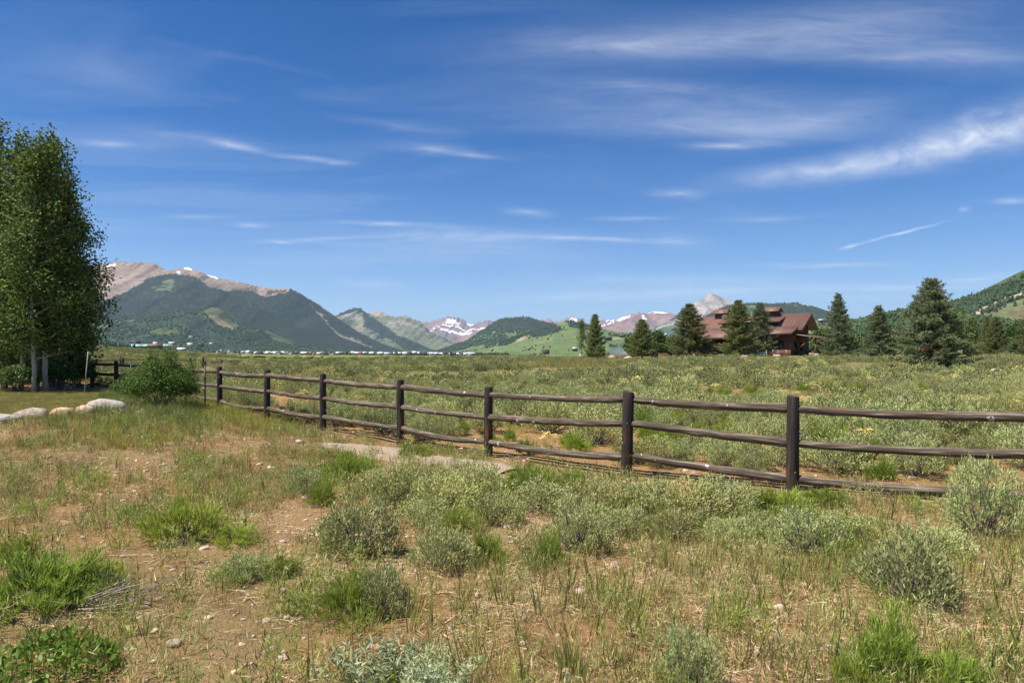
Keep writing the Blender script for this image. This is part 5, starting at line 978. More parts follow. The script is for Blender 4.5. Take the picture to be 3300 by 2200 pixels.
# reddish-olive tall grass band near the crest, centre
a, b = sector(7000, 50, 100, 1680, 2080); k = rng.random(len(a)) < sstep(.40, .52, fbm(a / 9, b / 9, 631, 3)); a, b = a[k], b[k]; n = len(a)
scatter('crest_grass', np.stack([a, b, ground(a, b)], 1), rng.random(n) * 6.28, np.stack([rng.uniform(1.6, 2.6, n)] * 2 + [rng.uniform(1.5, 2.3, n)], 1), np.full(n, 2), lib_coll('crest_kinds', MEAD), 'taller olive grass on the crest of the field', 'grass', .05)
# wild flowers
BW = [flower_mesh(490 + i, MT['yflower'], MT['sage2']) for i in range(3)]; BL = [flower_mesh(495, MT['bflower'], MT['grass'], 10, (.2, .4), .02)]
a, b = sector(5000, 9, 34, 640, 3450); c = fbm(a / 2.6, b / 2.6, 641, 3); pf = 1650 + F * a / b; k = (beyond(a, b) > 1.0) & (rng.random(len(a)) < sstep(.52, .66, c) * (.05 + .22 * sstep(1900, 2500, pf) * sstep(10, 14, b))); a, b = a[k], b[k]; n = len(a)
fx = [hit(p * K, q_ * K) for p, q_ in ((690, 922), (560, 912), (700, 918), (985, 950), (975, 955), (1000, 945))]; a = np.concatenate([a, [v.x for v in fx]]); b = np.concatenate([b, [v.y for v in fx]]); n = len(a)
scatter('yellow_wildflowers', np.stack([a, b, ground(a, b)], 1), rng.random(n) * 6.28, rng.uniform(.7, 1.25, n), rng.integers(0, 3, n), lib_coll('wildflower_kinds', BW), 'pale yellow flat-topped wildflowers in the sage field', 'wildflowers', .1)
fx = [hit(p * K, q_ * K) for p, q_ in ((478, 908), (470, 905), (910, 1005), (1240, 952), (760, 848), (800, 846), (1500, 860), (1550, 862), (560, 838), (585, 838))]; q = np.array([tuple(v) for v in fx]); n = len(q)
scatter('blue_wildflowers', q, rng.random(n) * 6.28, rng.uniform(.7, 1.2, n), np.zeros(n, int), lib_coll('blue_flower_kinds', BL), 'pale blue wildflowers dotted near the fence', 'wildflowers')
a, b = sector(1500, 9, 26, 1300, 3450); k = (beyond(a, b) > .5) & (rng.random(len(a)) < .10); a, b = a[k], b[k]; n = len(a)
scatter('field_rabbitbrush', np.stack([a, b, ground(a, b)], 1), rng.random(n) * 6.28, rng.uniform(.3, .6, n), rng.integers(0, 3, n), lib_coll('field_rabbit_kinds', [a_[0] for a_ in RAB]), 'bright green tufts among the field sagebrush', 'rabbitbrush')
# willow flats in the valley
WIL = [blob(700 + i, MT['willow'], .7, 4) for i in range(3)]
a, b = sector(13000, 190, 1250, 560, 1700); c = fbm(a / 50, b / 50, 651, 4); k = rng.random(len(a)) < sstep(.42, .6, c); a, b = a[k], b[k]; n = len(a); s = rng.uniform(1.2, 3.2, n)
scatter('willow_thicket', np.stack([a, b, ground(a, b) - s * .1], 1), rng.random(n) * 6.28, np.stack([s * 1.8, s * 1.8, s * .55], 1), rng.integers(0, 3, n), lib_coll('willow_kinds', WIL), 'low bright green willow thickets on the valley flat', 'willows')

# ------------------------------------------------------------------ trees and shrubs
def spruce_mesh(h, rad, seed, mat, dens=1.0, lift=.0, needle=.11):
    r = np.random.default_rng(seed); tr = MB(); t = np.linspace(0, 1, 8); tr.tube(np.stack([r.normal(0, .012, 8) * h * .3, r.normal(0, .012, 8) * h * .3, t * h * .97 - .15], 1), np.interp(t, [0, 1], [.022 * h + .02, .012]), 8); m = MB(); A, B, Ln = [], [], []
    z = lift * h + .03 * h
    while z < h * .985:
        f = (z - .03 * h) / (.97 * h); L0 = rad * max((1 - f) ** .82, .02) * (1 if f > .08 else .88) + .05; nb = int(r.integers(5, 9) * (1 if f < .85 else .7)); a0 = r.random() * 6.28
        for q in range(max(nb, 3)):
            a = a0 + q * 6.28 / nb + r.normal(0, .22); L_ = L0 * r.uniform(.5, 1.2); dr = np.array((math.cos(a), math.sin(a), 0)); sd = np.array((-dr[1], dr[0], 0)); sl_ = -.28 + .75 * f + r.normal(0, .07); cu = .30 * (1 - f) + .05
            zz0 = z + r.normal(0, .03) * h * .3; nt = max(3, int(L_ / .11 * dens))
            pt = lambda u: dr * (L_ * u)[..., None] + np.stack([0 * u, 0 * u, zz0 + L_ * (sl_ * u + cu * u * u)], -1)
            u = np.sort(r.uniform(.16, 1, nt)); P = pt(u); tr.tube(pt(np.linspace(0, .92, 4)), [.012 + .006 * L_, .009, .006, .003], 4, cap=False)
            for s_ in (-1, 1):
                l = (.10 + .36 * L_ * (1 - u) + .10 * u) * r.uniform(.7, 1.2, nt); D = nrm(dr * .75 + sd * s_ * r.uniform(.55, 1.0, (nt, 1)) + np.array((0, 0, 1.)) * r.normal(.06, .16, (nt, 1))); A.append(P); B.append(D); Ln.append(l)
            e = pt(np.array([.9])); A.append(e); B.append(nrm(dr[None] + [0, 0, sl_ + cu * 2])); Ln.append(np.array([.16 + .05 * L_]))
        z += h * r.uniform(.019, .032) * (1 - .45 * f)
    A.append(np.array([[0, 0, h * .9]])); B.append(np.array([[0, 0, 1.]])); Ln.append(np.array([h * .1])); A = np.vstack(A); B = np.vstack(B); Ln = np.concatenate(Ln)
    k = 13; n = len(A); u = np.tile(np.linspace(0, .95, k), n); P = np.repeat(A, k, 0) + np.repeat(B, k, 0) * (u * np.repeat(Ln, k))[:, None]; Bk = np.repeat(B, k, 0); S = side_of(Bk, r); D = nrm(Bk * .8 + S * .85 + [0, 0, .12]); m.leaves(P, D, nrm(np.cross(D, r.normal(0, 1, D.shape))), needle * r.uniform(.7, 1.3, len(P)), .030)
    return tr.mesh('trunk', MT['bark'], True), m.mesh('crown', mat)
def spruce(px, py_top, py_foot, d, width, me, label, href, rz=0., group='spruce trees near the house'):
    g = at(px, py_foot, d); z = gz(g.x, d); h = at(px, py_top, d).z - z; w = width / F * d; hr, wr = href; root = empty('spruce_tree', (g.x, d, z - .02), rz); root.scale = (w / (2 * wr), w / (2 * wr), h / hr); put('trunk', me[0], root); put('crown', me[1], root); tag(root, label, 'spruce', group); return root
SPB = spruce_mesh(5.6, 2.1, 801, MT['bspruce'], 1.25); SP1 = spruce_mesh(8.0, 2.5, 802, MT['spruce'], .85, needle=.15); SP2 = spruce_mesh(8.0, 2.4, 803, MT['bspruce'], .85, needle=.15); SP3 = spruce_mesh(6.0, 2.3, 804, MT['spruce'], .9, .05, needle=.15)
spruce(3005, 896, 1201, 40, 262, SPB, 'large blue spruce standing forward in the field at right', (5.6, 2.1), .6)
spruce(2222, 978, 1142, 103, 168, SP1, 'dense spruce at the left end of the red-roofed house', (8, 2.5))
spruce(2380, 966, 1143, 101, 150, SP1, 'tall slender spruce in front of the middle of the house', (8, 2.5), 2.2)
spruce(2449, 976, 1138, 105, 138, SP2, 'blue-green spruce right beside the slender one before the house', (8, 2.4), 1.0)
spruce(2702, 946, 1150, 88, 130, SP2, 'tall blue spruce right of the house and basketball pole', (8, 2.4), 3.0)
spruce(2833, 985, 1155, 84, 136, SP2, 'broad blue spruce between the house spruce and the large one', (8, 2.4), 4.4)
spruce(1918, 1012, 1142, 88, 84, SP3, 'small yellow-green spruce beside the thin young aspen', (6, 2.3), 1.2)
spruce(2070, 1028, 1146, 92, 112, SP3, 'bushy spruce in front of the green-roofed shed', (6, 2.3), 2.9)
spruce(3182, 1020, 1156, 78, 66, SP3, 'left one of the twin spruces at right', (6, 2.3), .3)
spruce(3212, 1022, 1158, 74, 96, SP3, 'right one of the twin spruces at right', (6, 2.3), 2.1)
spruce(3345, 945, 1166, 58, 150, SP1, 'yellow-green spruce cut by the right edge', (8, 2.5), 3.6)
spruce(3285, 1080, 1160, 70, 110, SP2, 'low spruce near the right edge behind the twin spruces', (8, 2.4), 5)

def crown_leaves(m, C, R3, per, size, r, droop=.0):
    n = len(C) * per; P = np.repeat(C, per, 0) + r.normal(0, 1, (n, 3)) * np.repeat(R3, per, 0); D = nrm(r.normal(0, 1, (n, 3)) + [0, 0, -droop]); m.leaves(P, D, side_of(D, r), size * r.uniform(.7, 1.3, n), size * r.uniform(.65, 1.0, n))
def aspen(px, d, foot, height, prof, label, seed, leaf=.095, dens=1.0, r0=.085, lean=0, group='aspen trees in the left grove', clear_=.13):
    """prof: crown radius at 0..1 of the height"""
    g = at(px, foot, d); z = gz(g.x, d); root = empty('aspen_tree', (g.x, d, z - .03)); r = np.random.default_rng(seed); t = np.linspace(0, 1, 14); C = np.stack([np.cumsum(r.normal(0, .025, 14)) + lean * t, np.cumsum(r.normal(0, .025, 14)), t * height * .97], 1)
    tr = MB(); tr.tube(C, np.interp(t, [0, .5, 1], [r0, r0 * .6, .012]), 9); m = MB(); ctr = []
    nl = int(64 * dens)
    for q in range(nl):
        f = clear_ + (.97 - clear_) * (q + r.random()) / nl; b = np.array([np.interp(f, t, C[:, i]) for i in range(3)]); L_ = np.interp(f, np.linspace(0, 1, len(prof)), prof) * r.uniform(.45, 1.12); a = q * 2.4 + r.normal(0, .3); up = r.uniform(.35, .8)
        e = b + np.array((math.cos(a), math.sin(a), 0)) * L_ + [0, 0, L_ * up * .7]; e[2] = min(e[2], height * 1.0); mid = (b + e) / 2 + [0, 0, -.05 * L_] + r.normal(0, .04, 3); tr.tube([b, mid, e], [.012 + .012 * L_, .012, .004], 4, cap=False)
        for u in np.linspace(.3, 1.0, max(3, int(L_ * 4.2))): ctr.append(b * (1 - u) ** 2 + 2 * mid * u * (1 - u) + e * u * u + r.normal(0, .10, 3))
    ctr.append(C[-1]); ctr = np.array(ctr); keep = r.random(len(ctr)) < .72; ctr = ctr[keep]; crown_leaves(m, ctr, np.full((len(ctr), 3), .16) * [1, 1, 1.15], int(66 * dens), leaf, r, .2)
    tr.obj('trunk', MT['abark'], root, True); m.obj('crown', MT['aspen'], root); tag(root, label, 'aspen', group); return root
PR = [.7, 1.2, 1.5, 1.6, 1.55, 1.4, 1.15, .95, .75, .5, .2]
aspen(147, 23.5, 1262, 9.2, PR, 'tallest aspen with the clearest pale trunk, right side of the grove', 901, r0=.09)
aspen(120, 24.6, 1258, 9.2, PR, 'aspen just behind the tallest one, pale trunk close to it', 902, r0=.075)
aspen(104, 22.8, 1263, 8.6, PR, 'aspen in the middle of the grove with a slim trunk', 903, r0=.07)
aspen(70, 24.0, 1258, 9.3, PR, 'leftmost aspen trunk in view, left of the others', 904, r0=.08)
aspen(-15, 24.5, 1260, 9.9, PR, 'aspen at the left edge, only its leaves in the picture', 905)
aspen(190, 25.0, 1258, 8.0, PR, 'aspen between the tallest one and the short leaning one', 908, r0=.06)
aspen(232, 25.6, 1256, 6.6, [.5, .9, 1.1, 1.1, 1.1, 1.05, .95, .85, .65, .4, .15], 'shorter aspen leaning right at the right side of the grove', 906, r0=.06, lean=.15)
aspen(20, 26.5, 1250, 8.4, PR, 'rearmost aspen of the left grove', 907)
aspen(1873, 90, 1142, 5.6, [.1, .2, .7, 1.0, .8, .6, .5, .45, .35, .3, .1], 'thin young aspen with sparse leaves beside a small spruce', 911, .11, .5, .06, group=None, clear_=.25)
def shrub(name, px, foot, d, w, h, mat, label, seed, n=90, per=60, leaf=.035, cat='shrub', group=None, sprigs=(), stem=.012):
    g = at(px, foot, d); z = gz(g.x, d); root = empty(name, (g.x, d, z - .02)); r = np.random.default_rng(seed); dd = rdir(n, .05, r); rad = (.62 + .5 * fbm(dd[:, 0] * 2 + seed, dd[:, 1] * 2 + dd[:, 2], seed, 3)) * r.uniform(.45, 1, n) ** .35; C = dd * rad[:, None] * [w / 2, w / 2, h * .62] + [0, 0, h * .36]
    C[:, 2] = np.maximum(C[:, 2], .08 * h); st = MB(); m = MB()
    for c in C[:: max(1, n // 28)]: st.tube([(r.normal(0, .05 * w), r.normal(0, .05 * w), -.05), c * [.5, .5, .55], c], [stem, stem * .7, stem * .3], 4, cap=False)
    for sx, sh in sprigs:
        e = np.array((sx, r.normal(0, .1), sh)); st.tube([(sx * .4, 0, h * .4), e * [.9, 1, .8], e], [.008, .006, .003], 4, cap=False); C = np.vstack([C] + [e * [1, 1, k] + r.normal(0, .03, 3) for k in (.68, .76, .84, .90, .95, 1.)])
    sg = min(w, h) * .07; crown_leaves(m, C, np.full((len(C), 3), sg), per, leaf, r); st.obj('stem', MT['twig'], root); m.obj('foliage', mat, root); tag(root, label, cat, group); return root
shrub('leafy_shrub', 520, 1290, 16.6, 1.75, 1.2, MT['rose'], 'dark green leafy shrub in front of the fence corner', 921, 330, 85, .036, sprigs=((-.25, 1.45), (.05, 1.5), (.25, 1.42), (.68, 1.12), (-.6, 1.0)))
shrub('leafy_shrub', 412, 1285, 18.6, .8, .75, MT['rose'], 'small shrub at the left side of the dark leafy one', 922, 60, 60, .035)
for i, (px, d, w, h, lab) in enumerate(((20, 25.5, 2.6, 2.0, 'sunlit undergrowth bush at the left edge behind the aspen trunks'), (170, 27.2, 2.2, 1.7, 'undergrowth bush behind the tallest aspen trunk'), (95, 28.5, 2.4, 2.2, 'tall undergrowth bush in the shade between aspen trunks'), (245, 26.0, 1.5, 1.2, 'undergrowth bush at the right edge of the grove'), (60, 23.2, 1.3, .9, 'low bush at the foot of the leftmost aspen trunk'), (190, 24.6, 1.4, 1.0, 'low bush right of the tallest aspen trunk'))):
    shrub('undergrowth_bush', px, 1262, d, w, h, MT['aspen2'], lab, 930 + i, 90, 55, .07, 'bush', 'undergrowth of the aspen grove')
def leafy_tree(px, foot, top, d, w, label, seed, group='leafy trees behind the house', mat='aspen2', leaf=.28):
    g = at(px, foot, d); z = min(gz(g.x, d), g.z); h = at(px, top, d).z - z; W = w / F * d; root = empty('leafy_tree', (g.x, d, z)); r = np.random.default_rng(seed); n = 60; dd = nrm(r.normal(0, 1, (n, 3))); rad = (.55 + .6 * fbm(dd[:, 0] * 2 + seed, dd[:, 1] * 2 + dd[:, 2] * 2, seed, 3)) * r.uniform(.35, 1, n) ** .4
    C = dd * rad[:, None] * [W / 2, W / 2, h * .46] + [0, 0, h * .55]; st = MB(); st.tube([(0, 0, -.3), (.05, 0, h * .5), (0, 0, h * .9)], [.02 * h + .03, .014 * h + .02, .02], 6)
    for c in C[::6]: st.tube([(0, 0, h * .3), c * [.5, .5, .8], c], [.05, .03, .01], 4, cap=False)
    m = MB(); crown_leaves(m, C, np.full((n, 3), 1.0) * [W * .085, W * .085, h * .07], 70, leaf, r); st.obj('trunk', MT['bark'], root); m.obj('crown', MT[mat], root); tag(root, label, 'tree', group)
for i, a_ in enumerate(((2040, 1146, 1076, 128, 60, 'leafy tree left of the shed spruce'), (2118, 1146, 1068, 130, 62, 'leafy tree right behind the shed spruce'), (2162, 1150, 1082, 140, 56, 'leafy tree between the shed and the house spruce'), (2185, 1150, 1092, 150, 40, 'low leafy tree touching the left house spruce'),
        (2640, 1152, 1052, 140, 74, 'leafy tree behind the basketball pole'), (2668, 1150, 1075, 150, 60, 'leafy tree behind the tall blue spruce'), (2770, 1152, 1072, 130, 62, 'leafy tree between the two blue spruces'), (2745, 1152, 1088, 120, 40, 'small leafy tree right of the tall blue spruce'), (2880, 1152, 1040, 130, 70, 'leafy tree right of the broad blue spruce'), (2925, 1154, 1085, 125, 60, 'leafy tree half hidden behind the large spruce, left side'),
        (3105, 1158, 1000, 110, 86, 'tall leafy tree behind the large blue spruce, right side'), (3135, 1158, 1060, 100, 60, 'leafy tree in front of the grey barn'), (3060, 1156, 1060, 118, 70, 'leafy tree behind the large spruce'), (3160, 1158, 1092, 90, 50, 'low leafy tree left of the twin spruces'), (3262, 1156, 1050, 104, 62, 'leafy tree right of the twin spruces'), (3300, 1158, 1035, 116, 70, 'leafy tree at the right edge behind the spruces'), (2560, 1140, 1090, 150, 60, 'leafy tree hidden behind the house'))):
    leafy_tree(*a_, 950 + i)

# ------------------------------------------------------------------ the red-roofed house
HP = at(2617, 1008, 110.0); HZ = gz(HP.x - 3, HP.y - 3) - .1; HR = math.radians(-42)
H0 = empty('timber_house', (HP.x, HP.y, HZ), HR); tag(H0, 'brown timber house with a rusted red metal roof and two cupolas', 'house')
RZ = HP.z - HZ                               # ridge height in local space; local x along the ridge (0 = right end), y away from the viewer
ROOFN = [0]
def hroof(poly, parent=H0, th=.16, seams=True, mat='rust', name='roof'):
    m = MB(); m.slab(poly, th, 0); o = m.obj(name, [MT[mat]], parent)
    if seams:
        P = np.array(poly, float); top = [P[0], P[1]]; bot = [P[3], P[2]]; L_ = np.linalg.norm(P[1] - P[0]); k = max(2, int(L_ / .42)); sm = MB(); n = np.cross(P[1] - P[0], P[3] - P[0]); n = n / np.linalg.norm(n); n = n if n[2] > 0 else -n
        for i in range(k + 1):
            f = (i + .0) / k; f = min(max(f, .004), .996); a = top[0] * (1 - f) + top[1] * f + n * .02; b = bot[0] * (1 - f) + bot[1] * f + n * .02; sm.bar(a, b, .035, .05)
        so_ = sm.obj('standing_seams', MT[mat], o); so_['kind'] = 'stuff'
    return o
def rf(t): return RZ - .613 * t              # main slope height at distance t in front of the ridge
hroof([(-20, 0, RZ), (0, 0, RZ), (0, -4.5, rf(4.5)), (-20, -4.5, rf(4.5))])
hroof([(-20, .02, RZ - .01), (0, .02, RZ - .01), (0, 3.2, RZ - 2.6), (-20, 3.2, RZ - 2.6)])
lz = lambda t: rf(3.9) + .08 - .325 * (t - 3.9)
hroof([(-19.2, -3.9, lz(3.9)), (-16.0, -3.9, lz(3.9)), (-16.0, -7.0, lz(7.0)), (-19.2, -7.0, lz(7.0))])
hroof([(-15.98, -3.9, lz(3.9) + .03), (-7.52, -3.9, lz(3.9) + .03), (-7.52, -8.7, lz(8.7) + .03), (-15.98, -8.7, lz(8.7) + .03)])
hroof([(-7.5, -3.9, lz(3.9)), (-.8, -3.9, lz(3.9)), (-.8, -7.0, lz(7.0)), (-7.5, -7.0, lz(7.0))])
for p, q in (((-20, -4.5, rf(4.5) - .16), (0, -4.5, rf(4.5) - .16)), ((0.02, -4.5, rf(4.5) - .14), (0.02, 0, RZ - .14)), ((-7.5, -7.02, lz(7.0) - .2), (-.8, -7.02, lz(7.0) - .2)), ((-15.98, -8.72, lz(8.7) - .2), (-7.52, -8.72, lz(8.7) - .2)), ((-19.2, -7.02, lz(7.0) - .2), (-16, -7.02, lz(7.0) - .2)), ((-.78, -7.0, lz(7.0) - .17), (-.78, -3.9, lz(3.9) - .17))):
    m_ = MB(); m_.bar(p, q, .06, .30); m_.obj('fascia', MT['rustd'], H0)
WF = -5.9                                    # front wall plane
def hwall(poly, name='wall', mat='siding', th=.2):
    m = MB(); m.slab(poly, th, vec=None); return m.obj(name, MT[mat], H0)
m_ = MB(); m_.box((-18.6, WF, -.4), (-1.4, 2.6, rf(4.4) - .55)); m_.obj('wall', MT['siding'], H0)
m_ = MB(); m_.box((-18.7, WF - .06, -.4), (-1.3, WF - .01, 1.0)); m_.obj('wainscot', MT['wains'], H0)
m_ = MB(); g_ = [(-1.42, -4.2, rf(4.4) - .6), (-1.42, -.05, RZ - .25), (-1.42, 2.5, RZ - 2.3), (-1.42, 2.5, rf(4.4) - .6)]; m_.add(np.array(g_ + [(x_ - .2, y_, z_) for x_, y_, z_ in g_]), [(0, 1, 2, 3), (7, 6, 5, 4), (0, 4, 5, 1), (1, 5, 6, 2), (2, 6, 7, 3), (3, 7, 4, 0)]); m_.obj('gable_wall', MT['siding'], H0)
m_ = MB(); m_.slab([(-1.3, -4.4, rf(4.4) - .19), (-.02, -4.4, rf(4.4) - .19), (-.02, -.1, rf(.1) - .19), (-1.3, -.1, rf(.1) - .19)], .03); m_.obj('soffit', MT['soffit'], H0)
# shed dormer
dz = lambda t: RZ - .25 - .27 * t
dw = MB(); V_ = [(-13.6, -3.1, rf(3.1) - .1), (-4.4, -3.1, rf(3.1) - .1), (-4.4, -3.1, dz(3.1) - .1), (-13.6, -3.1, dz(3.1) - .1), (-13.6, -.6, rf(.6) - .1), (-4.4, -.6, rf(.6) - .1), (-4.4, -.6, dz(.6) - .02), (-13.6, -.6, dz(.6) - .02)]
dw.add(V_, [(0, 1, 2, 3), (1, 5, 6, 2), (5, 4, 7, 6), (4, 0, 3, 7), (3, 2, 6, 7), (4, 5, 1, 0)]); DW = dw.obj('dormer', MT['siding'], H0)
hroof([(-14.2, -.45, dz(.45)), (-3.8, -.45, dz(.45)), (-3.8, -3.9, dz(3.9)), (-14.2, -3.9, dz(3.9))], DW, .14, name='dormer_roof')
m_ = MB(); m_.bar((-14.2, -3.92, dz(3.9) - .16), (-3.8, -3.92, dz(3.9) - .16), .06, .26); m_.obj('fascia', MT['rustd'], DW)
def window(x0, x1, z0, z1, y_, parent=H0, pane='glass', bars=(1, 1), name='window', axis=0):
    fr = MB(); W_ = x1 - x0; t = .09
    def B(a, b, c, d, o0, o1, mb):
        if axis == 0: mb.box((a, y_ - o1, c), (b, y_ - o0, d))
        else: mb.box((y_ + o0, a, c), (y_ + o1, b, d))
    B(x0 - t, x1 + t, z1, z1 + t, 0, .07, fr); B(x0 - t, x1 + t, z0 - t, z0, 0, .09, fr); B(x0 - t, x0, z0, z1, 0, .07, fr); B(x1, x1 + t, z0, z1, 0, .07, fr)
    for i in range(1, bars[0] + 1): xx = x0 + W_ * i / (bars[0] + 1); B(xx - .025, xx + .025, z0, z1, .025, .05, fr)
    for i in range(1, bars[1] + 1): z_ = z0 + (z1 - z0) * i / (bars[1] + 1); B(x0, x1, z_ - .025, z_ + .025, .028, .053, fr)
    o = fr.obj(name, MT['trim'], parent); pn = MB(); B(x0, x1, z0, z1, .004, .02, pn); pn.obj('pane', MT[pane], o); return o
window(-5.6, -4.8, .95, 2.5, WF - .06, pane='blind'); window(-3.0, -2.4, 1.55, 2.4, WF - .06)
window(-13.6, -12.5, .75, 2.7, WF - .06, bars=(1, 2)); window(-16.6, -15.4, .1, 2.4, WF - .06, name='door', bars=(1, 0)); window(-18.2, -17.3, 1.1, 2.4, WF - .06)
window(-11.2, -10.0, .9, 2.6, WF - .06); window(-8.8, -7.6, .9, 2.6, WF - .06)
for x0 in (-12.9, -11.2, -9.0, -6.9, -5.3): window(x0, x0 + .8, dz(3.1) - .75, dz(3.1) - .3, -3.1, DW)
window(-4.3, -3.0, .05, 2.3, -1.41, name='door', axis=1, bars=(1, 0)); window(-1.6, -.4, .9, 2.2, -1.41, axis=1)
# cupolas
def cupola(xc):
    w, d_ = 2.0, 1.5; m = MB(); m.box((xc - w / 2, -d_ / 2 - .1, RZ - .9), (xc + w / 2, d_ / 2 - .1, RZ + .55)); o = m.obj('cupola', MT['siding'], H0); zt, ze = RZ + 1.22, RZ + .45
    hroof([(xc - w / 2 - .35, -.1, zt), (xc + w / 2 + .35, -.1, zt), (xc + w / 2 + .35, -d_ / 2 - .55, ze), (xc - w / 2 - .35, -d_ / 2 - .55, ze)], o, .1, name='cupola_roof'); hroof([(xc - w / 2 - .35, -.08, zt - .005), (xc + w / 2 + .35, -.08, zt - .005), (xc + w / 2 + .35, d_ / 2 + .35, ze), (xc - w / 2 - .35, d_ / 2 + .35, ze)], o, .1, name='cupola_roof')
    g = [(xc + w / 2 + .003, -d_ / 2 - .1, RZ + .52), (xc + w / 2 + .003, d_ / 2 - .1, RZ + .52), (xc + w / 2 + .003, -.1, zt - .1)]; mm = MB(); mm.add(np.array(g + [(a - .1, b, c) for a, b, c in g]), [(0, 3, 4, 1), (1, 4, 5, 2), (2, 5, 3, 0)], [(0, 1, 2), (5, 4, 3)]); mm.obj('cupola_gable', MT['siding'], o)
cupola(-15.2); cupola(-6.3)
# porches
for x_ in (-15.2, -8.2): m_ = MB(); m_.bar((x_, -8.3, -.4), (x_, -8.3, lz(8.3) - .18), .26, .26); m_.obj('porch_post', MT['timber'], H0)
for x_, s_ in ((-15.2, 1), (-8.2, -1)): m_ = MB(); m_.bar((x_ + .1 * s_, -8.3, 1.8), (x_ + 1.0 * s_, -8.3, lz(8.3) - .3), .14, .14); m_.obj('brace', MT['timber'], H0)
m_ = MB(); m_.box((-16, -8.8, -.4), (-7.5, WF - .08, .12)); m_.obj('porch_floor', MT['timber'], H0)
hroof([(-1.6, -5.2, 3.6), (-1.6, 2.4, 3.6), (2.6, 2.4, 2.95), (2.6, -5.2, 2.95)], H0, .16, False, name='side_porch_roof')
m_ = MB(); m_.bar((2.62, -5.2, 2.82), (2.62, 2.4, 2.82), .08, .26); m_.obj('fascia', MT['timber'], H0)
for y_ in (-4.6, 1.8):
    m_ = MB(); m_.bar((2.0, y_, -.5), (2.0, y_, 2.95), .24, .24); m_.obj('porch_post', MT['timber'], H0); m_ = MB(); m_.bar((-1.3, y_, .6), (1.6, y_, 3.0), .16, .2); m_.obj('brace', MT['timber'], H0)
# things on and around the house
def hloc(x_, y_, z_): return H0.matrix_world @ Vector((x_, y_, z_))
bpy.context.view_layer.update()
def dish(loc, rz, label, s=.5):
    root = empty('satellite_dish', loc, rz); m = MB(); k, n = 16, 5; V = [(0, 0, 0)]; 
    for i in range(1, n + 1):
        rr = s * i / n
        for j in range(k): a = 2 * math.pi * j / k; V.append((rr * math.cos(a), -.25 * rr * rr / s, rr * math.sin(a)))
    V = np.array(V); V2 = V + [0, .03, 0]; f3 = [(0, 1 + j, 1 + (j + 1) % k) for j in range(k)]; q = [(1 + i * k + j, 1 + (i + 1) * k + j, 1 + (i + 1) * k + (j + 1) % k, 1 + i * k + (j + 1) % k) for i in range(n - 1) for j in range(k)]; c = len(V)
    m.add(np.vstack([V, V2]), q + [tuple(x + c for x in f[::-1]) for f in q], f3 + [tuple(x + c for x in f[::-1]) for f in f3]); o = m.obj('reflector', MT['white'], root, True); o.location = (0, -.1, .95); o.rotation_euler = (math.radians(38), 0, 0)
    m = MB(); m.tube([(0, .3, -.1), (0, .1, .45), (0, 0, .9)], [.035] * 3, 6); m.obj('mast', MT['steel'], root); m = MB(); m.tube([(0, -.15, .5), (0, -.62, .95)], [.02, .02], 5); m.tube([(0, -.62, .9), (0, -.62, 1.05)], [.05, .05], 6); m.obj('feed_arm', MT['dark'], root); tag(root, label, 'satellite dish')
dish(hloc(-13.9, -1.9, rf(1.9)), HR + .35, 'white satellite dish on the red roof below the left cupola')
def standing(px, foot, d): p = at(px, foot, d); return Vector((p.x, d, gz(p.x, d)))
b_ = standing(2640, 1140, 150); hoop = empty('basketball_hoop', b_, -.9); m_ = MB(); m_.tube([(0, 0, -.2), (0, 0, 2.6), (0, -.5, 3.1)], [.07, .06, .05], 8); m_.obj('pole', MT['dark'], hoop); m_ = MB(); m_.box((-.85, -.66, 2.75), (.85, -.62, 3.8)); m_.obj('backboard', MT['steel'], hoop)
m_ = MB(); a_ = np.linspace(0, 2 * math.pi, 17); m_.tube(np.stack([.23 * np.cos(a_), -.92 + .23 * np.sin(a_), np.full(17, 3.0)], 1), .02, 5, cap=False); m_.obj('rim', MT['orange'], hoop); m_ = MB()
for j in range(10): a = j * .628; m_.tube([(.22 * math.cos(a), -.92 + .22 * math.sin(a), 3.0), (.11 * math.cos(a + .3), -.92 + .11 * math.sin(a + .3), 2.6)], [.012, .012], 3)
m_.obj('net', MT['white'], hoop); tag(hoop, 'basketball hoop with grey backboard beside the house', 'basketball hoop')
b_ = standing(2448, 1139, 100); u_ = empty('transformer_box', b_, -.5); m_ = MB(); m_.box((-.75, -.5, -.1), (.75, .5, .62)); m_.obj('cabinet', MT['greenbox'], u_); m_ = MB(); m_.box((-.8, -.56, .62), (.8, .55, .70)); m_.obj('lid', MT['greenbox'], u_); tag(u_, 'grey-green utility transformer box in front of the house', 'utility box')
b_ = standing(2470, 1139, 99); u_ = empty('utility_pedestal', b_); m_ = MB(); m_.tube([(0, 0, -.1), (0, 0, .8)], [.09, .09], 8); m_.obj('post', MT['greenbox'], u_); m_ = MB(); m_.tube([(0, 0, .8), (0, 0, .95)], [.11, .08], 8); m_.obj('cap', MT['greenbox'], u_); tag(u_, 'slim green utility pedestal right of the transformer box', 'pedestal')
p = at(2467, 1104, 99.5); o = MB(); k = 10
for i in range(6):
    th = math.pi * i / 6; th2 = math.pi * (i + 1) / 6
    for j in range(k): a, b = 2 * math.pi * j / k, 2 * math.pi * (j + 1) / k; o.add([(.11 * math.sin(t) * math.cos(q), .11 * math.sin(t) * math.sin(q), .12 * math.cos(t)) for t, q in ((th, a), (th2, a), (th2, b), (th, b))], [(0, 1, 2, 3)])
br = empty('orange_feeder', p); o.obj('globe', MT['orange'], br, True); m_ = MB(); m_.tube([(0, 0, p.z * 0 + gz(p.x, p.y) - p.z), (0, 0, -.1)], [.015, .015], 6); m_.obj('pole', MT['dark'], br); tag(br, 'small orange globe on a pole before the house spruces', 'feeder')
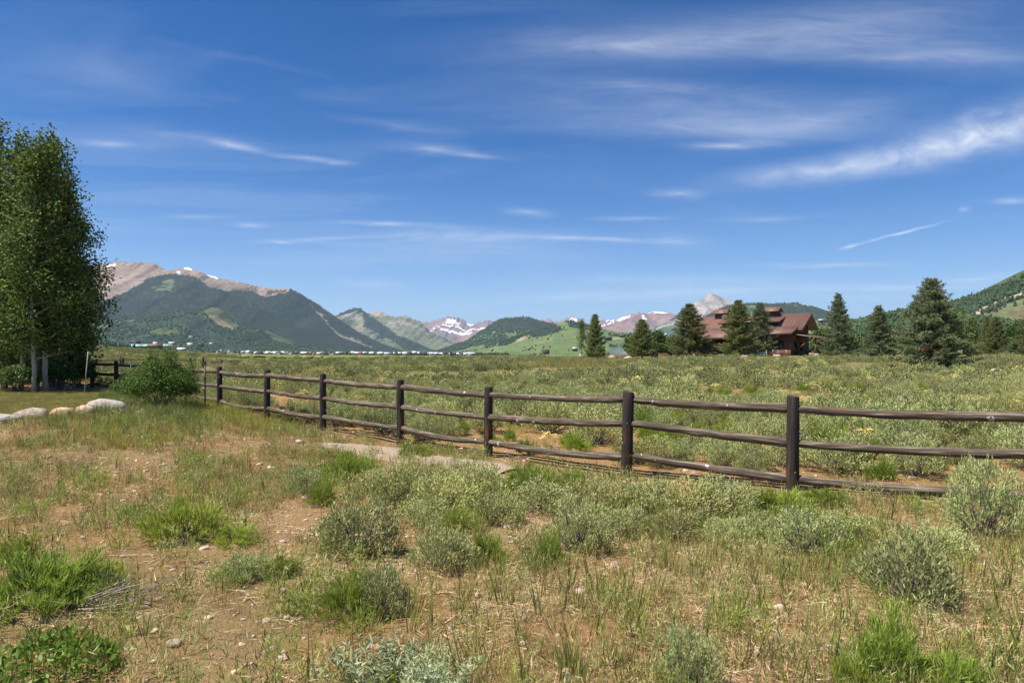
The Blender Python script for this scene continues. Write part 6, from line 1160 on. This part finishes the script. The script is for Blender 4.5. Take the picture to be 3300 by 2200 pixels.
b_ = standing(2512, 1139, 100.5); u_ = empty('garden_rack', b_, -.4); m_ = MB()
for q in ((-.9, 0), (.9, 0)): m_.bar((q[0], 0, -.1), (q[0], 0, 1.0), .06, .06)
m_.obj('frame_posts', MT['steel'], u_)['kind'] = 'stuff'; m_ = MB()
for z_ in (.25, .55, .85): m_.bar((-.9, 0, z_), (.9, 0, z_), .04, .04)
m_.obj('cross_bars', MT['steel'], u_)['kind'] = 'stuff'; tag(u_, 'low metal rack standing before the house window', 'rack')

# the shed with the green metal roof, beyond the crest
def gable_building(name, loc, rz, L_, W_, eave, rise, wallm, roofm, label, cat, over=.4, group=None, seams=True, win=()):
    root = empty(name, loc, rz); m = MB(); m.box((-L_ / 2, -W_ / 2, -1.5), (L_ / 2, W_ / 2, eave)); g = [(-L_ / 2 + .002, -W_ / 2, eave), (-L_ / 2 + .002, W_ / 2, eave), (-L_ / 2 + .002, 0, eave + rise)]
    m.add(np.array(g + [(-a, b, c) for a, b, c in g]), [(0, 3, 4, 1), (1, 4, 5, 2), (2, 5, 3, 0)], [(0, 1, 2), (5, 4, 3)]); m.obj('wall', MT[wallm], root)
    k = rise / (W_ / 2); e = eave - over * k + .06; A = L_ / 2 + over
    for s_ in (-1, 1): hroof([(-A, 0.01 * s_, eave + rise + .08), (A, 0.01 * s_, eave + rise + .08), (A, s_ * (W_ / 2 + over), e), (-A, s_ * (W_ / 2 + over), e)], root, .1, seams, roofm)
    for x_, z_ in win: m = MB(); m.box((x_ - .5, -W_ / 2 - .05, z_ - .6), (x_ + .5, -W_ / 2 - .003, z_ + .6)); m.obj('window', MT['glass'], root)
    tag(root, label, cat, group); return root
b_ = at(2075, 1146, 135); gable_building('shed', (b_.x - 2.2, 137, at(2075, 1114, 135).z - 4.3), math.radians(-62), 8, 6, 2.6, 1.7, 'siding', 'groof', 'left green-metal-roofed shed behind the bushy spruce', 'shed')
b_ = at(2140, 1146, 142); gable_building('shed', (b_.x, 142, at(2140, 1112, 142).z - 4.2), math.radians(62), 7, 5.6, 2.6, 1.6, 'siding', 'groof', 'right brown gabled shed with a grey-green roof', 'shed')
b_ = at(3135, 1110, 190); gable_building('barn', (b_.x, 190, at(3135, 1079, 190).z - 6.2), math.radians(8), 12, 8, 3.6, 2.6, 'greybuild', 'greybuild', 'pale grey metal barn behind the trees at right', 'barn', seams=False)
b_ = at(2982, 1112, 170); gable_building('red_building', (b_.x, 170, at(2982, 1090, 170).z - 4.2), .3, 6, 4.5, 2.6, 1.5, 'red', 'white', 'red building glimpsed through the large blue spruce', 'building', seams=False)
# stacked lumber beside the rocks
for i, (px, py, L_, a) in enumerate(((1990, 1143, 2.4, .1), (2000, 1146, 2.0, -.2), (1985, 1147, 1.8, .3))):
    p = standing(px, py + 3, 93); m_ = MB(); m_.bar((-L_ / 2, 0, 0), (L_ / 2, .2, .08), .3, .14); o = m_.obj('plank', MT['dead'], loc=p + Vector((0, 0, .05 + .14 * (2 - i)))); o.rotation_euler = (0, 0, a); tag(o, ('top', 'middle', 'lowest')[i] + ' weathered plank of the small pile by the tan boulders', 'plank', 'planks by the boulders')

# ------------------------------------------------------------------ the town and scattered far houses
def plainroof(n, c, r=.45): return plain(n, c, r)
TR = dict(w=plain('pale_metal_roof', (.62, .64, .66), .35), g=plain('grey_shingle_roof', (.13, .135, .14), .7), d=plain('dark_roof', (.05, .05, .055), .7), r=plain('red_roof', (.42, .09, .05), .6), b=plain('brown_roof', (.16, .10, .07), .7), t=plain('teal_roof', (.30, .45, .40), .5))
TW = dict(w=plain('cream_siding', (.45, .42, .37), .8), b=plain('brown_siding', (.09, .06, .045), .85), g=plain('grey_siding', (.17, .17, .17), .85), t=plain('tan_siding', (.30, .22, .14), .85))
def town_mesh(L_, W_, ev, ri):
    m = MB(); m.box((-L_ / 2, -W_ / 2, -3), (L_ / 2, W_ / 2, ev)); g = [(-L_ / 2 + .01, -W_ / 2, ev), (-L_ / 2 + .01, W_ / 2, ev), (-L_ / 2 + .01, 0, ev + ri)]; m.add(np.array(g + [(-a, b, c) for a, b, c in g]), [(0, 3, 4, 1), (1, 4, 5, 2), (2, 5, 3, 0)], [(0, 1, 2), (5, 4, 3)])
    rf_ = MB(); k = ri / (W_ / 2); A = L_ / 2 + .5
    for s_ in (-1, 1): rf_.slab([(-A, 0, ev + ri + .25), (A, 0, ev + ri + .25), (A, s_ * (W_ / 2 + .7), ev - .7 * k + .25), (-A, s_ * (W_ / 2 + .7), ev - .7 * k + .25)], .25)
    wn = MB()
    for x_ in np.arange(-L_ / 2 + 1.6, L_ / 2 - 1, 2.8): wn.box((x_ - .6, -W_ / 2 - .08, 1.0), (x_ + .6, -W_ / 2 - .01, 2.4))
    return m, rf_, wn
TM = {}
for vi, dims in enumerate(((11, 8, 4.2, 2.8), (15, 9, 4.6, 3.0), (9, 8, 5.6, 3.4), (22, 11, 5.2, 3.0))):
    a_, b_, w_ = town_mesh(*dims)
    for wk in TW: TM['w', vi, wk] = a_.mesh('house_wall', TW[wk])
    for rk in TR: TM['r', vi, rk] = b_.mesh('house_roof', TR[rk])
    TM['n', vi] = w_.mesh('house_windows', MT['glass'])
RN = dict(w='pale metal-roofed', g='grey-roofed', d='dark-roofed', r='red-roofed', b='brown-roofed', t='teal-roofed')
def town_house(px, py, d, vi, wk, rk, rz, sc, label=None, group=None):
    p = at(px, py, d); z = min(p.z, gz(p.x, d) + .5) if d > 1500 and py > 1136 else p.z
    root = empty('town_house', (p.x, d, z), rz); root.scale = (sc,) * 3; put('wall', TM['w', vi, wk], root); put('roof', TM['r', vi, rk], root); put('windows', TM['n', vi], root)['kind'] = 'stuff'
    tag(root, label or RN[rk] + ' house in the distant valley town', 'house', group or (None if label else RN[rk] + ' houses in the distant town')); return root
r = np.random.default_rng(77); xs_ = np.concatenate([np.arange(700, 1515, 12.5), np.arange(760, 1500, 21)])
for i, px in enumerate(xs_):
    bk = i >= len(np.arange(700, 1515, 12.5)); d = r.uniform(1750, 1900) if not bk else r.uniform(1950, 2300)
    town_house(px + r.normal(0, 3), 1143.5 - (.0 if px > 900 else (900 - px) * .02) - (3.2 if bk else 0), d, int(r.choice([0, 0, 1, 2, 3], p=[.3, .2, .25, .2, .05])), str(r.choice(list('wbgt'), p=[.3, .3, .25, .15])), str(r.choice(list('wgdrb'), p=[.56, .16, .16, .05, .07])), r.choice([0, math.pi / 2, .25, -.3]) + r.normal(0, .1), r.uniform(.85, 1.2))
for px, py, d, vi, wk, rk, rz, lab in ((585, 1133, 1300, 1, 'g', 'w', .1, 'white-roofed house standing alone between the leafy shrub and the town'), (445, 1125, 1150, 3, 'g', 't', .1, 'long teal-roofed building left of the leafy shrub'), (480, 1125, 1150, 3, 'b', 't', -.1, 'teal-roofed hall right of the long teal-roofed building'), (500, 1124, 1140, 3, 'b', 'b', 0, 'large brown flat building behind the shrub sprigs'), (535, 1124, 1200, 3, 'w', 't', .1, 'pale teal-roofed building right of the brown one'), (430, 1122, 1180, 1, 'g', 'g', .3, 'grey-roofed building at the left end of the far row'), (436, 1108, 1700, 3, 'b', 'd', .2, 'dark-roofed lodge on the lower hillside, left'),
        (612, 1113, 2100, 1, 'w', 'w', .3, 'pale house on the hillside above the town, left'), (648, 1114, 2100, 1, 'b', 'd', .2, 'dark house right of the pale hillside house'), (680, 1110, 2600, 0, 'w', 'w', 0, 'small white house higher on the hillside'), (615, 1088, 3100, 1, 'w', 't', 0, 'teal-roofed house high on the green hillside'), (500, 1110, 2000, 0, 'w', 'w', .4, 'white-roofed house above the brown building'), (553, 1110, 2000, 1, 't', 'w', .2, 'tan house with pale roof on the hillside behind the shrub'),
        (1758, 1137, 1500, 1, 'b', 'd', .4, 'dark house on the green hill in front, left of the spruces'), (1852, 1128, 1700, 0, 'b', 'w', .2, 'small pale-roofed house on the green hill by the young aspen'), (1882, 1090, 2300, 1, 'b', 'd', .1, 'dark house on the hill behind the young aspen'), (1960, 1094, 2100, 3, 'b', 'd', .1, 'long dark house on the green hill right of the small spruce'), (2003, 1085, 2600, 1, 'b', 'b', .1, 'brown house in the dark tree belt on the green hill'), (2140, 1108, 1500, 1, 'w', 'w', .2, 'white-roofed house between the shed and the house spruce'), (2146, 1080, 2500, 0, 'w', 'w', .1, 'small pale house higher up behind the house spruce'), (2138, 1098, 1700, 1, 'b', 'd', .2, 'dark house above the white-roofed one by the shed'),
        (2644, 1036, 2350, 1, 'b', 'w', .1, 'pale-roofed house on the knoll right of the red roof'), (2660, 1036, 2380, 1, 'b', 'd', -.2, 'dark house on the knoll right of the pale-roofed one'), (2805, 1020, 2550, 1, 'b', 'd', .3, 'dark house on the knoll crest between the blue spruces'), (2772, 1050, 2200, 0, 't', 'b', .2, 'tan house on the knoll slope right of the tall blue spruce'), (1518, 1142, 1850, 3, 'g', 'w', 0, 'long pale building at the right end of the town')):
    town_house(px, py, d, vi, wk, rk, rz, 1.0, lab)
# trees of the town read as one belt
n = 1300; px = rng.uniform(560, 1640, n); d = np.where(rng.random(n) < .12, rng.uniform(1700, 1950, n), rng.uniform(1950, 2700, n)); a = (px - 1650) / F * d; s = rng.uniform(5, 11, n) * np.where(d < 1780, .6, 1)
scatter('town_trees', np.stack([a, d, ground(a, d) - s * .1], 1), rng.random(n) * 6.28, s, rng.integers(0, 4, n), lib_coll('town_tree_kinds', FASP[:3] + FCON[:1]), 'belt of green trees among the distant town houses', 'trees')
# single conifers one can tell apart on the right-hand hill
P_, _, _ = RIGHT; r = np.random.default_rng(5); cand = P_[:110].reshape(-1, 3); cx_, cy_ = to_pix(cand); cnt = 0
SPF = far_conifer(77), far_conifer(78)
for i in r.permutation(len(cand)):
    px, py = cx_[i], cy_[i]; dz_ = np.interp(px, [3000, 3080, 3150, 3220, 3300, 3500], [1005, 990, 975, 950, 930, 900])
    cr = np.interp(px, [2950, 3080, 3160, 3240, 3300, 3420], [985, 966, 946, 918, 881, 830]); band = (abs(py - dz_ - 22) < 34 and 2980 < px < 3420) or (py - cr < 14 and 3120 < px < 3420)
    if not band or r.random() > .55: continue
    s = r.uniform(11, 22); o = put('hillside_conifer', SPF[cnt % 2], None, cand[i] - np.array((0, 0, s * .07)), r.random() * 6, (s * 1.1, s * 1.1, s)); tag(o, 'dark conifer on the steep hillside at right', 'conifer', 'conifers on the right-hand hillside'); cnt += 1
    if cnt >= 150: break

# ------------------------------------------------------------------ air
hz, N, L = new_mat('haze_air'); pv = N.new('ShaderNodeVolumePrincipled'); pv.inputs['Color'].default_value = (.55, .76, 1, 1); pv.inputs['Density'].default_value = 3.0e-5; pv.inputs['Anisotropy'].default_value = .2
o_ = N.new('ShaderNodeOutputMaterial'); L.new(pv.outputs[0], o_.inputs['Volume'])
m_ = MB(); m_.box((-40000, -40000, -40), (40000, 40000, 1300)); o = m_.obj('haze', hz); tag(o, 'thin bluish air over the valley', 'haze', kind='stuff')
